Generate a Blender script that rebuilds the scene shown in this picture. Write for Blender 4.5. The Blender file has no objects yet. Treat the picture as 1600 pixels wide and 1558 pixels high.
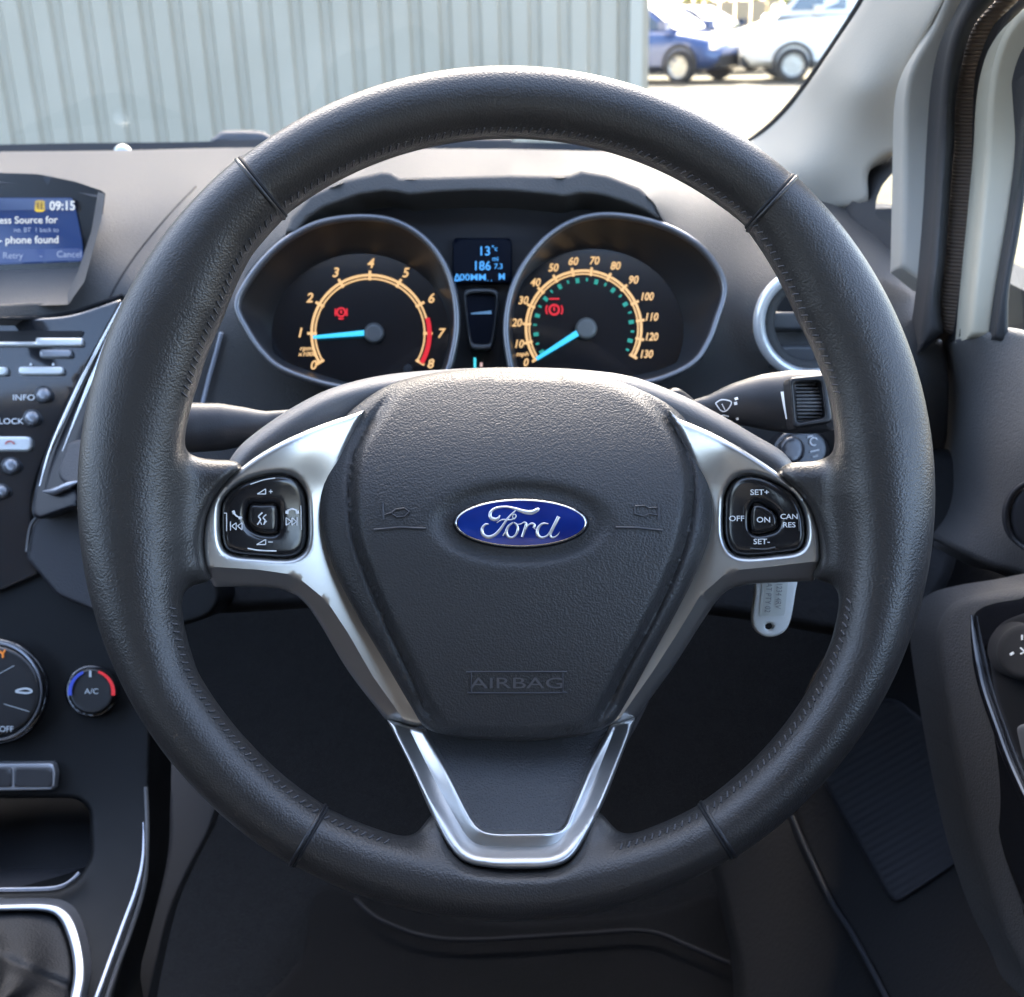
import bpy, bmesh, math, random
import numpy as np
from mathutils import Vector, Matrix
from mathutils.geometry import delaunay_2d_cdt
random.seed(4); rng = np.random.default_rng(4)
S = bpy.context.scene
# ------------------------------------------------ camera, world, sun, exposure
FPX = 1828.0                       # focal length in photograph pixels (1600 wide)
PITCH = math.radians(22.0); ROLL = math.radians(1.6)
CAM = np.array([0.0, 0.0, 1.15])
FW = np.array([0, math.cos(PITCH), -math.sin(PITCH)])
R0 = np.array([1.0, 0, 0]); U0 = np.array([0, math.sin(PITCH), math.cos(PITCH)])
RT = math.cos(ROLL)*R0 - math.sin(ROLL)*U0
UP = math.sin(ROLL)*R0 + math.cos(ROLL)*U0
cd = bpy.data.cameras.new('camera'); cam = bpy.data.objects.new('camera', cd); S.collection.objects.link(cam)
m = Matrix.Identity(4)
for i in range(3):
    m[i][0] = RT[i]; m[i][1] = UP[i]; m[i][2] = -FW[i]; m[i][3] = CAM[i]
cam.matrix_world = m
cd.sensor_fit = 'HORIZONTAL'; cd.sensor_width = 36; cd.lens = 36*FPX/1600
cd.clip_start = 0.02; cd.clip_end = 600
cd.dof.use_dof = True; cd.dof.focus_distance = 0.515; cd.dof.aperture_fstop = 17
S.camera = cam
EXPO = 3.5
SUN_EL = math.radians(33); SUN_AZ = math.radians(-3)      # azimuth from +Y (car's nose), clockwise
w = bpy.data.worlds.new('World'); S.world = w; w.use_nodes = True
nt = w.node_tree; nt.nodes.clear()
sky = nt.nodes.new('ShaderNodeTexSky'); sky.sky_type = 'NISHITA'; sky.sun_disc = False
sky.sun_elevation = SUN_EL; sky.sun_rotation = SUN_AZ; sky.air_density = 0.75; sky.dust_density = 3.4; sky.ozone_density = 0.0
bg = nt.nodes.new('ShaderNodeBackground'); bg.inputs['Strength'].default_value = 0.15
wo = nt.nodes.new('ShaderNodeOutputWorld')
nt.links.new(sky.outputs[0], bg.inputs[0]); nt.links.new(bg.outputs[0], wo.inputs[0])
sd = bpy.data.lights.new('sun', 'SUN'); sun = bpy.data.objects.new('sun', sd); S.collection.objects.link(sun)
sd.energy = 4.2; sd.angle = math.radians(0.5); sd.color = (1.0, 0.93, 0.82)
sdir = Vector((math.sin(SUN_AZ)*math.cos(SUN_EL), math.cos(SUN_AZ)*math.cos(SUN_EL), math.sin(SUN_EL)))
sun.rotation_euler = (-sdir).to_track_quat('-Z', 'Y').to_euler(); sun.location = (0, 0, 30)
S.view_settings.view_transform = 'Standard'; S.view_settings.look = 'None'
S.view_settings.exposure = EXPO; S.view_settings.gamma = 1; S.view_settings.use_curve_mapping = False
S.render.engine = 'CYCLES'
S.cycles.max_bounces = 8; S.cycles.transparent_max_bounces = 12
S.cycles.use_denoising = True
S.render.resolution_x = 1024; S.render.resolution_y = 997

# ------------------------------------------------ helpers
def P(px, py, d):
    px = np.asarray(px, float); py = np.asarray(py, float); d = np.asarray(d, float)
    a = (px-800)/FPX*d; b = -(py-779)/FPX*d
    return CAM + np.outer(d.ravel(), FW) + np.outer(a.ravel(), RT) + np.outer(b.ravel(), UP)
def P1(px, py, d): return P([px], [py], [d])[0]
def lin(c): return tuple(((x/255+0.055)/1.055)**2.4 if x/255 > 0.04045 else x/255/12.92 for x in c)
MATS = {}
def mat(name, base=(.5,.5,.5), rough=.5, metal=0., bump=None, spec=.5, coat=0., coat_r=.05, em=None, ems=1., var=0., sheen=0.):
    if name in MATS: return MATS[name]
    M = bpy.data.materials.new(name); M.use_nodes = True; t = M.node_tree
    b = t.nodes['Principled BSDF']
    b.inputs['Base Color'].default_value = (*base, 1); b.inputs['Roughness'].default_value = rough
    b.inputs['Metallic'].default_value = metal; b.inputs['Specular IOR Level'].default_value = spec
    b.inputs['Coat Weight'].default_value = coat; b.inputs['Coat Roughness'].default_value = coat_r
    b.inputs['Sheen Weight'].default_value = sheen
    if em is not None:
        b.inputs['Emission Color'].default_value = (*em, 1)
        b.inputs['Emission Strength'].default_value = ems/2**EXPO
    tc = t.nodes.new('ShaderNodeTexCoord')
    if var:
        n = t.nodes.new('ShaderNodeTexNoise'); n.inputs['Scale'].default_value = 14; n.inputs['Detail'].default_value = 6
        n.inputs['Roughness'].default_value = .65
        t.links.new(tc.outputs['Object'], n.inputs['Vector'])
        r = t.nodes.new('ShaderNodeMapRange'); r.inputs['From Min'].default_value = .3; r.inputs['From Max'].default_value = .7
        r.inputs['To Min'].default_value = max(0.02, rough-var); r.inputs['To Max'].default_value = min(1, rough+var)
        t.links.new(n.outputs['Fac'], r.inputs['Value']); t.links.new(r.outputs[0], b.inputs['Roughness'])
    if bump:
        kind, sc, st, dist = bump
        bp = t.nodes.new('ShaderNodeBump'); bp.inputs['Strength'].default_value = st; bp.inputs['Distance'].default_value = dist
        if kind == 'grain':          # pebbled leather / moulded grain
            dn = t.nodes.new('ShaderNodeTexNoise'); dn.inputs['Scale'].default_value = sc*.45; dn.inputs['Detail'].default_value = 2
            t.links.new(tc.outputs['Object'], dn.inputs['Vector'])
            mx = t.nodes.new('ShaderNodeVectorMath'); mx.operation = 'MULTIPLY_ADD'
            mx.inputs[1].default_value = (1.3/sc,)*3
            t.links.new(dn.outputs['Color'], mx.inputs[0]); t.links.new(tc.outputs['Object'], mx.inputs[2])
            v = t.nodes.new('ShaderNodeTexVoronoi'); v.feature = 'SMOOTH_F1'; v.inputs['Scale'].default_value = sc
            v.inputs['Smoothness'].default_value = .6
            t.links.new(mx.outputs[0], v.inputs['Vector'])
            n2 = t.nodes.new('ShaderNodeTexNoise'); n2.inputs['Scale'].default_value = sc*.22; n2.inputs['Detail'].default_value = 4
            t.links.new(tc.outputs['Object'], n2.inputs['Vector'])
            ad = t.nodes.new('ShaderNodeMath'); ad.operation = 'MULTIPLY_ADD'; ad.inputs[1].default_value = -1.0
            t.links.new(v.outputs['Distance'], ad.inputs[0])
            ml = t.nodes.new('ShaderNodeMath'); ml.operation = 'MULTIPLY'; ml.inputs[1].default_value = .35
            t.links.new(n2.outputs['Fac'], ml.inputs[0]); t.links.new(ml.outputs[0], ad.inputs[2])
            t.links.new(ad.outputs[0], bp.inputs['Height'])
        elif kind == 'noise':
            n = t.nodes.new('ShaderNodeTexNoise'); n.inputs['Scale'].default_value = sc; n.inputs['Detail'].default_value = 3
            t.links.new(tc.outputs['Object'], n.inputs['Vector']); t.links.new(n.outputs['Fac'], bp.inputs['Height'])
        elif kind == 'brush':
            mp = t.nodes.new('ShaderNodeMapping'); mp.inputs['Scale'].default_value = (sc*.04, sc, sc)
            n = t.nodes.new('ShaderNodeTexNoise'); n.inputs['Scale'].default_value = 1; n.inputs['Detail'].default_value = 3
            t.links.new(tc.outputs['Object'], mp.inputs[0]); t.links.new(mp.outputs[0], n.inputs['Vector'])
            t.links.new(n.outputs['Fac'], bp.inputs['Height'])
        elif kind == 'ribs':
            wv = t.nodes.new('ShaderNodeTexWave'); wv.inputs['Scale'].default_value = sc; wv.bands_direction = 'DIAGONAL'
            t.links.new(tc.outputs['Object'], wv.inputs['Vector']); t.links.new(wv.outputs['Fac'], bp.inputs['Height'])
        t.links.new(bp.outputs[0], b.inputs['Normal'])
    MATS[name] = M; return M
def colvar(M, c1, c2, sc, detail=5, lo=.35, hi=.65):
    t = M.node_tree; b = t.nodes['Principled BSDF']; tc = t.nodes.new('ShaderNodeTexCoord')
    n = t.nodes.new('ShaderNodeTexNoise'); n.inputs['Scale'].default_value = sc; n.inputs['Detail'].default_value = detail
    t.links.new(tc.outputs['Object'], n.inputs['Vector'])
    r = t.nodes.new('ShaderNodeValToRGB'); r.color_ramp.elements[0].color = (*c1, 1); r.color_ramp.elements[1].color = (*c2, 1)
    r.color_ramp.elements[0].position = lo; r.color_ramp.elements[1].position = hi
    t.links.new(n.outputs['Fac'], r.inputs[0]); t.links.new(r.outputs[0], b.inputs['Base Color']); return M
def glass(name, tint=(1,1,1), refl=.06):
    M = bpy.data.materials.new(name); M.use_nodes = True; t = M.node_tree; t.nodes.clear()
    o = t.nodes.new('ShaderNodeOutputMaterial'); tr = t.nodes.new('ShaderNodeBsdfTransparent'); gl = t.nodes.new('ShaderNodeBsdfGlossy')
    tr.inputs[0].default_value = (*tint, 1); gl.inputs['Roughness'].default_value = .02
    fr = t.nodes.new('ShaderNodeLayerWeight'); fr.inputs[0].default_value = .12
    ma = t.nodes.new('ShaderNodeMath'); ma.operation = 'MULTIPLY_ADD'; ma.inputs[1].default_value = .35; ma.inputs[2].default_value = refl*.5
    mx = t.nodes.new('ShaderNodeMixShader')
    t.links.new(fr.outputs['Facing'], ma.inputs[0]); t.links.new(ma.outputs[0], mx.inputs[0])
    t.links.new(tr.outputs[0], mx.inputs[1]); t.links.new(gl.outputs[0], mx.inputs[2]); t.links.new(mx.outputs[0], o.inputs[0])
    return M

OFF = {}
def thing(name, loc, label, cat, group=None):
    o = bpy.data.objects.new(name, None); S.collection.objects.link(o); o.location = Vector(loc)
    o.empty_display_size = .02
    o['label'] = label; o['category'] = cat
    if group: o['group'] = group
    OFF[o] = np.array(loc, float); return o
def link(name, verts, faces, material, parent=None, smooth=True, sharp=35, label=None):
    off = OFF.get(parent, np.zeros(3)) if parent else np.zeros(3)
    v = np.asarray(verts, float) - off
    me = bpy.data.meshes.new(name); me.from_pydata(v.tolist(), [], [tuple(int(i) for i in f) for f in faces]); me.validate()
    me.materials.append(material)
    if smooth:
        me.shade_smooth(); me.set_sharp_from_angle(angle=math.radians(sharp))
    o = bpy.data.objects.new(name, me); S.collection.objects.link(o)
    if parent: o.parent = parent
    OFF[o] = off
    if label: o['label'] = label
    return o
def struct(o): o['kind'] = 'structure'; return o

# ---- 2D outlines
def spl(pts, closed=True, n=8):
    p = np.array(pts, float); N = len(p); out = []
    rng_ = range(N) if closed else range(N-1)
    for i in rng_:
        if closed: a, b, c, d = p[(i-1) % N], p[i], p[(i+1) % N], p[(i+2) % N]
        else: a, b, c, d = p[max(i-1, 0)], p[i], p[i+1], p[min(i+2, N-1)]
        for k in range(n):
            t = k/n
            out.append(.5*((2*b)+(-a+c)*t+(2*a-5*b+4*c-d)*t*t+(-a+3*b-3*c+d)*t**3))
    if not closed: out.append(p[-1])
    return np.array(out)
def fil(pts, r, n=5):
    p = np.array(pts, float); N = len(p); out = []
    for i in range(N):
        a, b, c = p[i-1], p[i], p[(i+1) % N]
        la, lc = np.linalg.norm(a-b), np.linalg.norm(c-b)
        rr = min(r, la*.45, lc*.45)
        s, e = b+(a-b)/la*rr, b+(c-b)/lc*rr
        for k in range(n+1):
            t = k/n; out.append((1-t)**2*s+2*t*(1-t)*b+t*t*e)
    return np.array(out)
def ell(cx, cy, rx, ry=None, n=48, rot=0):
    ry = ry or rx; t = np.linspace(0, 2*np.pi, n, endpoint=False)
    x, y = rx*np.cos(t), ry*np.sin(t); c, s = math.cos(rot), math.sin(rot)
    return np.stack([cx+c*x-s*y, cy+s*x+c*y], 1)
def rect(x0, y0, x1, y1, r=4): return fil([(x0, y0), (x1, y0), (x1, y1), (x0, y1)], r)
def resample(p, step, closed=True):
    q = np.vstack([p, p[:1]]) if closed else p
    L = np.r_[0, np.cumsum(np.linalg.norm(np.diff(q, axis=0), axis=1))]
    keep = np.r_[True, np.diff(L) > 1e-9]; q = q[keep]; L = L[keep]
    n = max(3, int(round(L[-1]/step))); s = np.linspace(0, L[-1], n+1)
    if closed: s = s[:-1]
    return np.stack([np.interp(s, L, q[:, 0]), np.interp(s, L, q[:, 1])], 1)
def inside(p, poly):
    x, y = p[:, 0], p[:, 1]; c = np.zeros(len(p), bool)
    a = poly; b = np.roll(poly, -1, 0)
    for (x0, y0), (x1, y1) in zip(a, b):
        if y0 == y1: continue
        c ^= ((y0 > y) != (y1 > y)) & (x < (x1-x0)*(y-y0)/(y1-y0)+x0)
    return c
def dist(p, line, closed=True):
    a = line; b = np.roll(line, -1, 0)
    if not closed: a, b = line[:-1], line[1:]
    best = np.full(len(p), 1e9)
    for s, e in zip(a, b):
        v = e-s; l = v@v
        t = np.clip(((p-s)@v)/l if l > 0 else 0, 0, 1)
        q = p-(s+np.outer(t, v)) if l > 0 else p-s
        best = np.minimum(best, np.hypot(q[:, 0], q[:, 1]))
    return best
# ---- depth fields: thin plate spline on inverse depth (planes stay planes)
def offline(line, off, step=3., closed=False):
    l = resample(np.array(line, float), step, closed); t = np.gradient(l, axis=0); t /= np.maximum(np.linalg.norm(t, axis=1), 1e-9)[:, None]
    n_ = np.stack([-t[:, 1], t[:, 0]], 1); q = np.vstack([l+n_*off, l-n_*off]); return q[np.abs(dist(q, l, closed)-abs(off)) < .15]
class Dep:
    def __init__(s, c):
        if isinstance(c, Dep): s.__dict__ = c.__dict__; return
        if np.isscalar(c): c = [(0, 0, c), (1600, 0, c), (0, 1558, c)]
        c = np.array(c, float); s.p = c[:, :2]/400.; z = 1/c[:, 2]; n = len(c)
        K = s.k(s.p, s.p)+np.eye(n)*1e-5; Q = np.c_[np.ones(n), s.p]
        A = np.block([[K, Q], [Q.T, np.zeros((3, 3))]])
        s.w = np.linalg.lstsq(A, np.r_[z, 0, 0, 0], rcond=None)[0]
    @staticmethod
    def k(a, b):
        r2 = ((a[:, None]-b[None])**2).sum(-1); return np.where(r2 > 0, .5*r2*np.log(r2+1e-12), 0)
    def __call__(s, p):
        q = np.asarray(p, float)/400.; v = s.k(q, s.p)@s.w[:-3]+s.w[-3]+q@s.w[-2:]
        return 1/np.clip(v, .05, 20)
def relief(name, outline, dep, material, parent, holes=(), edge=None, thick=.0, step=14, bstep=None, extra=None, sharp=35, label=None, hthick=None, pset=None):
    dep = Dep(dep); bstep = bstep or step*.6
    loops = [resample(np.array(outline, float), bstep)]+[resample(np.array(h, float), bstep) for h in holes]
    lo, hi = loops[0].min(0), loops[0].max(0)
    gx = np.arange(lo[0], hi[0]+step, step); gy = np.arange(lo[1], hi[1]+step, step*.866)
    g = np.array([(x+(step/2 if j % 2 else 0), y) for j, y in enumerate(gy) for x in gx])
    def bd(p): return np.min([dist(p, l) for l in loops], axis=0)
    def ins(p):
        m_ = inside(p, loops[0])
        for h in loops[1:]: m_ &= ~inside(p, h)
        return m_
    g = g[ins(g)]; D = bd(g) if len(g) else np.zeros(0)
    ew = edge[0] if edge else 0
    g = g[D > max(step*.45, ew*1.05)] if len(g) else g
    pts = [g] if len(g) else []
    if edge:
        for f in (.12, .3, .55, .8, 1.0):
            off = ew*f
            for l in loops:
                t = np.roll(l, -1, 0)-np.roll(l, 1, 0); t /= np.maximum(np.linalg.norm(t, axis=1), 1e-9)[:, None]
                n_ = np.stack([-t[:, 1], t[:, 0]], 1)
                for sgn in (1, -1):
                    q = l+n_*off*sgn; k = ins(q)
                    q = q[k]
                    if len(q):
                        dq = bd(q); q = q[np.abs(dq-off) < off*.03+.02]
                    if len(q): pts.append(q)
    if pset is not None:
        q = np.asarray(pset, float); q = q[ins(q)]; q = q[bd(q) > 1.2]
        keep = []
        for z in q:
            if not keep or np.min(np.abs(np.array(keep)-z).sum(1)) > 2.4: keep.append(z)
        q = np.array(keep).reshape(-1, 2)
        if len(pts) and len(q):
            o_ = np.vstack(pts); d2 = np.array([np.min(np.abs(q-z).sum(1)) for z in o_]); o_ = o_[d2 > 2.2]; pts = [o_, q]
        elif len(q): pts = [q]
    allp = np.vstack(loops+pts); nb = sum(len(l) for l in loops)
    edges = []; s0 = 0
    for l in loops:
        n = len(l); edges += [(s0+i, s0+(i+1) % n) for i in range(n)]; s0 += n
    vs, es, fs, ov, oe, of = delaunay_2d_cdt([Vector(p) for p in allp], edges, [], 0, 1e-4)
    V = np.array([tuple(v) for v in vs]); T = np.array([f for f in fs if len(f) == 3])
    cen = V[T].mean(1); T = T[ins(cen)]
    d = dep(V)
    if edge:
        dd = np.clip(bd(V)/ew, 0, 1); d = d+edge[1]*(1-np.sqrt(np.clip(1-(1-dd)**2, 0, 1)))
    if extra is not None: d = d+extra(V)
    W = P(V[:, 0], V[:, 1], d); faces = [tuple(t[::-1]) for t in T]
    inv = {}
    for i, o_ in enumerate(ov):
        for q in o_: inv[q] = i
    verts = [W]; base = len(W)
    if thick or hthick:
        s0 = 0
        for li, l in enumerate(loops):
            th = thick if li == 0 else (hthick if hthick is not None else thick)
            n = len(l); ids = [inv[s0+i] for i in range(n)]; s0 += n
            if not th: continue
            verts.append(W[ids]+FW*th)
            faces += [(ids[i], ids[(i+1) % n], base+(i+1) % n, base+i) for i in range(n)]; base += n
    o = link(name, np.vstack(verts), faces, material, parent, sharp=sharp, label=label)
    bm = bmesh.new(); bm.from_mesh(o.data); bmesh.ops.recalc_face_normals(bm, faces=bm.faces)
    c = sum(1 if (f.normal.dot(Vector(FW)) < 0) else -1 for f in bm.faces)
    if c < 0: bmesh.ops.reverse_faces(bm, faces=bm.faces)
    bm.to_mesh(o.data); bm.free(); o.data.shade_smooth(); o.data.set_sharp_from_angle(angle=math.radians(sharp))
    return o
def tube(name, pts, rad, material, parent, closed=False, sec=12, asp=1., caps=True, up=None, label=None, ret=False):
    """sweep an ellipse along world points; rad scalar or list; asp = thickness along 'up' relative to radius"""
    p = np.array(pts, float); n = len(p); rad = np.full(n, rad) if np.isscalar(rad) else np.array(rad, float)
    upv = np.array(up if up is not None else FW, float); V = []; F = []
    for i in range(n):
        t = (p[(i+1) % n]-p[i-1]) if closed else p[min(i+1, n-1)]-p[max(i-1, 0)]
        t /= np.linalg.norm(t)+1e-12
        a = np.cross(t, upv); a /= np.linalg.norm(a)+1e-12; b = np.cross(a, t)
        for k in range(sec):
            th = 2*np.pi*k/sec; V.append(p[i]+rad[i]*(math.cos(th)*a+asp*math.sin(th)*b))
    for i in range(n if closed else n-1):
        for k in range(sec):
            j = (i+1) % n; k2 = (k+1) % sec
            F.append((i*sec+k, j*sec+k, j*sec+k2, i*sec+k2))
    if not closed and caps: F.append(tuple(range(sec))[::-1]); F.append(tuple((n-1)*sec+k for k in range(sec)))
    if ret: return V, F
    return link(name, V, F, material, parent, sharp=60, label=label)
def ptube(name, pix, dep, r, material, parent, closed=False, lift=0., step=6, taper=0, **kw):
    q = resample(np.array(pix, float), step, closed); d = Dep(dep)(q)-lift
    if taper: s = np.linspace(0, 1, len(q)); r = list(r*np.clip(np.minimum(s, 1-s)/taper, .12, 1)**.6)
    return tube(name, P(q[:, 0], q[:, 1], d), r, material, parent, closed=closed, **kw)
def merge(parts):
    V = []; F = []; o = 0
    for v, f in parts:
        V += [tuple(x) for x in v]; F += [tuple(i+o for i in g) for g in f]; o += len(v)
    return V, F
def strokes(name, lines, dep, material, parent, lift=.0006, h=.0, step=3, label=None):
    """lines: list of (pts, width_px or list). Raised ribbons lying on the depth field."""
    dep = Dep(dep); out = []
    for pts, wd in lines:
        pts = np.array(pts, float); q0 = spl(pts, False, 8) if len(pts) > 2 else pts
        wd = np.full(len(pts), wd) if np.isscalar(wd) else np.array(wd, float)
        ww = np.interp(np.linspace(0, 1, len(q0)), np.linspace(0, 1, len(wd)), wd)
        L = np.r_[0, np.cumsum(np.linalg.norm(np.diff(q0, axis=0), axis=1))]; n = max(2, int(L[-1]/step)+1)
        s = np.linspace(0, L[-1], n); q = np.stack([np.interp(s, L, q0[:, 0]), np.interp(s, L, q0[:, 1])], 1); ww = np.interp(s, L, ww)
        t = np.gradient(q, axis=0); t /= np.linalg.norm(t, axis=1)[:, None]+1e-9; nn = np.stack([-t[:, 1], t[:, 0]], 1)
        prof = [(-1, 0), (-.7, .7), (0, 1), (.7, .7), (1, 0)]
        V = np.zeros((n, 5, 3))
        for k, (a, b) in enumerate(prof):
            e = q+nn*(ww*.5*a)[:, None]; V[:, k] = P(e[:, 0], e[:, 1], dep(e)-lift-h*b)
        V = V.reshape(-1, 3); F = [(i*5+k, i*5+k+1, i*5+k+6, i*5+k+5) for i in range(n-1) for k in range(4)]
        out.append((V, F))
    V, F = merge(out); return link(name, V, F, material, parent, sharp=80, label=label)
def segs(pts, w): return [([a, b], w) for a, b in zip(pts[:-1], pts[1:])]
def text_geo(s, px, py, h, dep, lift, align='C', rot=0., sx=1., shear=0., bold=0.):
    c = bpy.data.curves.new('t', 'FONT'); c.body = s; c.size = 1; c.fill_mode = 'FRONT'; c.offset = bold
    c.align_x = {'C': 'CENTER', 'L': 'LEFT', 'R': 'RIGHT'}[align]; c.resolution_u = 3; c.shear = shear
    o = bpy.data.objects.new('t', c); S.collection.objects.link(o)
    me = bpy.data.meshes.new_from_object(o.evaluated_get(bpy.context.evaluated_depsgraph_get()))
    v = np.array([tuple(q.co)[:2] for q in me.vertices]).reshape(-1, 2); f = [tuple(p.vertices) for p in me.polygons]
    bpy.data.objects.remove(o); bpy.data.curves.remove(c); bpy.data.meshes.remove(me)
    sc = h/.7; x = v[:, 0]*sc*sx; y = -(v[:, 1]-.35)*sc
    cr, sr = math.cos(rot), math.sin(rot); q = np.stack([px+cr*x-sr*y, py+sr*x+cr*y], 1)
    return P(q[:, 0], q[:, 1], Dep(dep)(q)-lift), f
def texts(name, items, dep, material, parent, lift=.0006, label=None, **kw):
    """items: (string, px, py, cap height px, {options})"""
    out = []
    for it in items:
        k = dict(kw); k.update(it[4] if len(it) > 4 else {})
        out.append(text_geo(it[0], it[1], it[2], it[3], dep, lift, **k))
    V, F = merge(out); return link(name, V, F, material, parent, smooth=False, label=label)
def boxv(x0, x1, y0, y1, z0, z1):
    v = [(x, y, z) for x in (x0, x1) for y in (y0, y1) for z in (z0, z1)]
    return v, [(0, 1, 3, 2), (4, 6, 7, 5), (0, 4, 5, 1), (2, 3, 7, 6), (0, 2, 6, 4), (1, 5, 7, 3)]
def nets(f, lo, hi, h):
    ax = [np.arange(l, u+h, h) for l, u in zip(lo, hi)]
    X, Y, Z = np.meshgrid(*ax, indexing='ij'); v = f(X, Y, Z); ins = v < 0
    n = np.array(v.shape)-1; acc = np.zeros((*n, 3)); cnt = np.zeros(n)
    cor = [(i, j, k) for i in (0, 1) for j in (0, 1) for k in (0, 1)]
    def sub(a, c): return a[c[0]:c[0]+n[0], c[1]:c[1]+n[1], c[2]:c[2]+n[2]]
    for a in cor:
        for b in cor:
            dlt = np.subtract(b, a)
            if dlt.sum() != 1 or (dlt < 0).any(): continue
            va, vb = sub(v, a), sub(v, b); m_ = (va < 0) != (vb < 0)
            t = np.where(m_, va/np.where(m_, va-vb, 1), 0)
            for q in range(3): acc[..., q] += np.where(m_, a[q]+t*dlt[q], 0)
            cnt += m_
    act = cnt > 0; idx = -np.ones(n, int); idx[act] = np.arange(act.sum())
    cells = np.argwhere(act); V = np.array(lo)+(cells+acc[act]/cnt[act][:, None])*h
    F = []
    for q in range(3):
        sl = [slice(None)]*3; s2 = [slice(None)]*3; sl[q] = slice(0, -1); s2[q] = slice(1, None)
        m_ = ins[tuple(sl)] != ins[tuple(s2)]; e = np.argwhere(m_); a1, a2 = [(1, 2), (2, 0), (0, 1)][q]
        ok = (e[:, a1] > 0) & (e[:, a2] > 0) & (e[:, a1] < n[a1]) & (e[:, a2] < n[a2]); e = e[ok]
        def cell(d1, d2):
            c = e.copy(); c[:, a1] -= d1; c[:, a2] -= d2; return idx[c[:, 0], c[:, 1], c[:, 2]]
        qd = np.stack([cell(1, 1), cell(0, 1), cell(0, 0), cell(1, 0)], 1)
        fl = ins[tuple(sl)][e[:, 0], e[:, 1], e[:, 2]]; qd[~fl] = qd[~fl][:, ::-1]; F.append(qd)
    return V, np.vstack(F)
# ------------------------------------------------ materials
leather = mat('leather', (.029,.027,.0255), .38, bump=('grain', 1100, .48, .00032), spec=.6, var=.07)
leather_s = mat('leather_smooth', (.017,.017,.019), .4, bump=('grain', 1000, .3, .0004), spec=.55, var=.05)
padm = mat('pad_plastic', (.036,.035,.035), .46, bump=('grain', 1050, .6, .00042), spec=.5)
padfine = mat('pad_fine', (.055,.055,.057), .55, bump=('grain', 950, .7, .0005))
shroudm = mat('shroud_plastic', (.12,.12,.123), .5, bump=('grain', 1300, .3, .0004))
silver = mat('satin_silver', (.60,.595,.58), .33, .93)
dashm = mat('dash_plastic', (.066,.064,.063), .68, bump=('grain', 900, .6, .0005), spec=.3)
dashdk = mat('dash_dark', (.03,.03,.034), .55, bump=('grain', 950, .4, .0004))
doorm = mat('door_plastic', (.085,.083,.083), .55, bump=('grain', 800, .6, .0005))
gloss = mat('piano_black', (.008,.008,.01), .06, coat=1.0, spec=.6, var=.02)
blk = mat('black_plastic', (.012,.012,.014), .4, bump=('noise', 700, .1, .0003))
blkm = mat('black_matte', (.008,.008,.01), .8)
pillar = mat('pillar_trim', (.36,.335,.285), .75, bump=('grain', 900, .25, .0004))
rubber = mat('seal_rubber', (.02,.02,.022), .6, bump=('noise', 400, .3, .0004))
chrome = mat('chrome', (.8,.8,.8), .12, 1.0)
white_ink = mat('white_ink', (.75,.77,.78), .5, em=(.8,.82,.85), ems=.06)
btn = mat('button_black', (.012,.012,.014), .22, coat=.5, coat_r=.1, var=.04)
# ------------------------------------------------ outside
def grid_plane(name, x0, x1, y0, y1, z, M, n=60):
    xs = np.linspace(x0, x1, n); ys = np.linspace(y0, y1, n)
    V = [(x, y, z+0) for y in ys for x in xs]; F = [(j*n+i, j*n+i+1, (j+1)*n+i+1, (j+1)*n+i) for j in range(n-1) for i in range(n-1)]
    return struct(link(name, V, F, M, smooth=False))
conc = colvar(mat('concrete_yard', (.1,.09,.07), .95, bump=('noise', 30, .3, .01), spec=.05), (.105,.092,.064), (.135,.118,.083), .6)
grid_plane('ground', -250, 250, -60, 400, 0, conc, 12)
tar = colvar(mat('asphalt', (.12,.12,.12), .95, spec=.05), (.075,.068,.055), (.095,.086,.07), 3)
grid_plane('road', -30, 60, 18.6, 23.5, .004, tar, 8)
def building():
    root = thing('corrugated_building', (-6, 7.3, 0), 'pale grey-green corrugated metal shed wall beyond the windscreen', 'building')
    wm = colvar(mat('sheet_metal', (.42,.46,.43), .5, .0, bump=('noise', 6, .1, .01)), (.33,.30,.235), (.375,.34,.27), 1.3)
    y = 7.3; x = -16.09; xs = []; pitch = .172
    prof = [(0, 0), (.088, 0), (.108, .03), (.150, .03), (.172, 0)]
    pts = []
    while x < .7:
        for a, b in prof[:-1]: pts.append((x+a, y+b))
        x += pitch
    pts.append((x, y)); n = len(pts)
    V = [(a, b, 0) for a, b in pts]+[(a, b, 5.4) for a, b in pts]
    F = [(i, i+1, n+i+1, n+i) for i in range(n-1)]
    link('cladding', V, F, wm, root, smooth=False)
    fl = mat('flashing', (.41,.385,.32), .5)
    v, f = boxv(x-.01, x+.062, y-.045, y+.25, 0, 5.42); link('corner_flashing', v, f, fl, root, smooth=False)
    v, f = boxv(-16, .90, y+.25, y+14, 0, 5.38); link('wall', v, f, wm, root, smooth=False)
    v, f = boxv(-16.3, 1.0, y-.3, y+14.3, 5.43, 5.58); link('roof', v, f, fl, root, smooth=False)
building()
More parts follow.
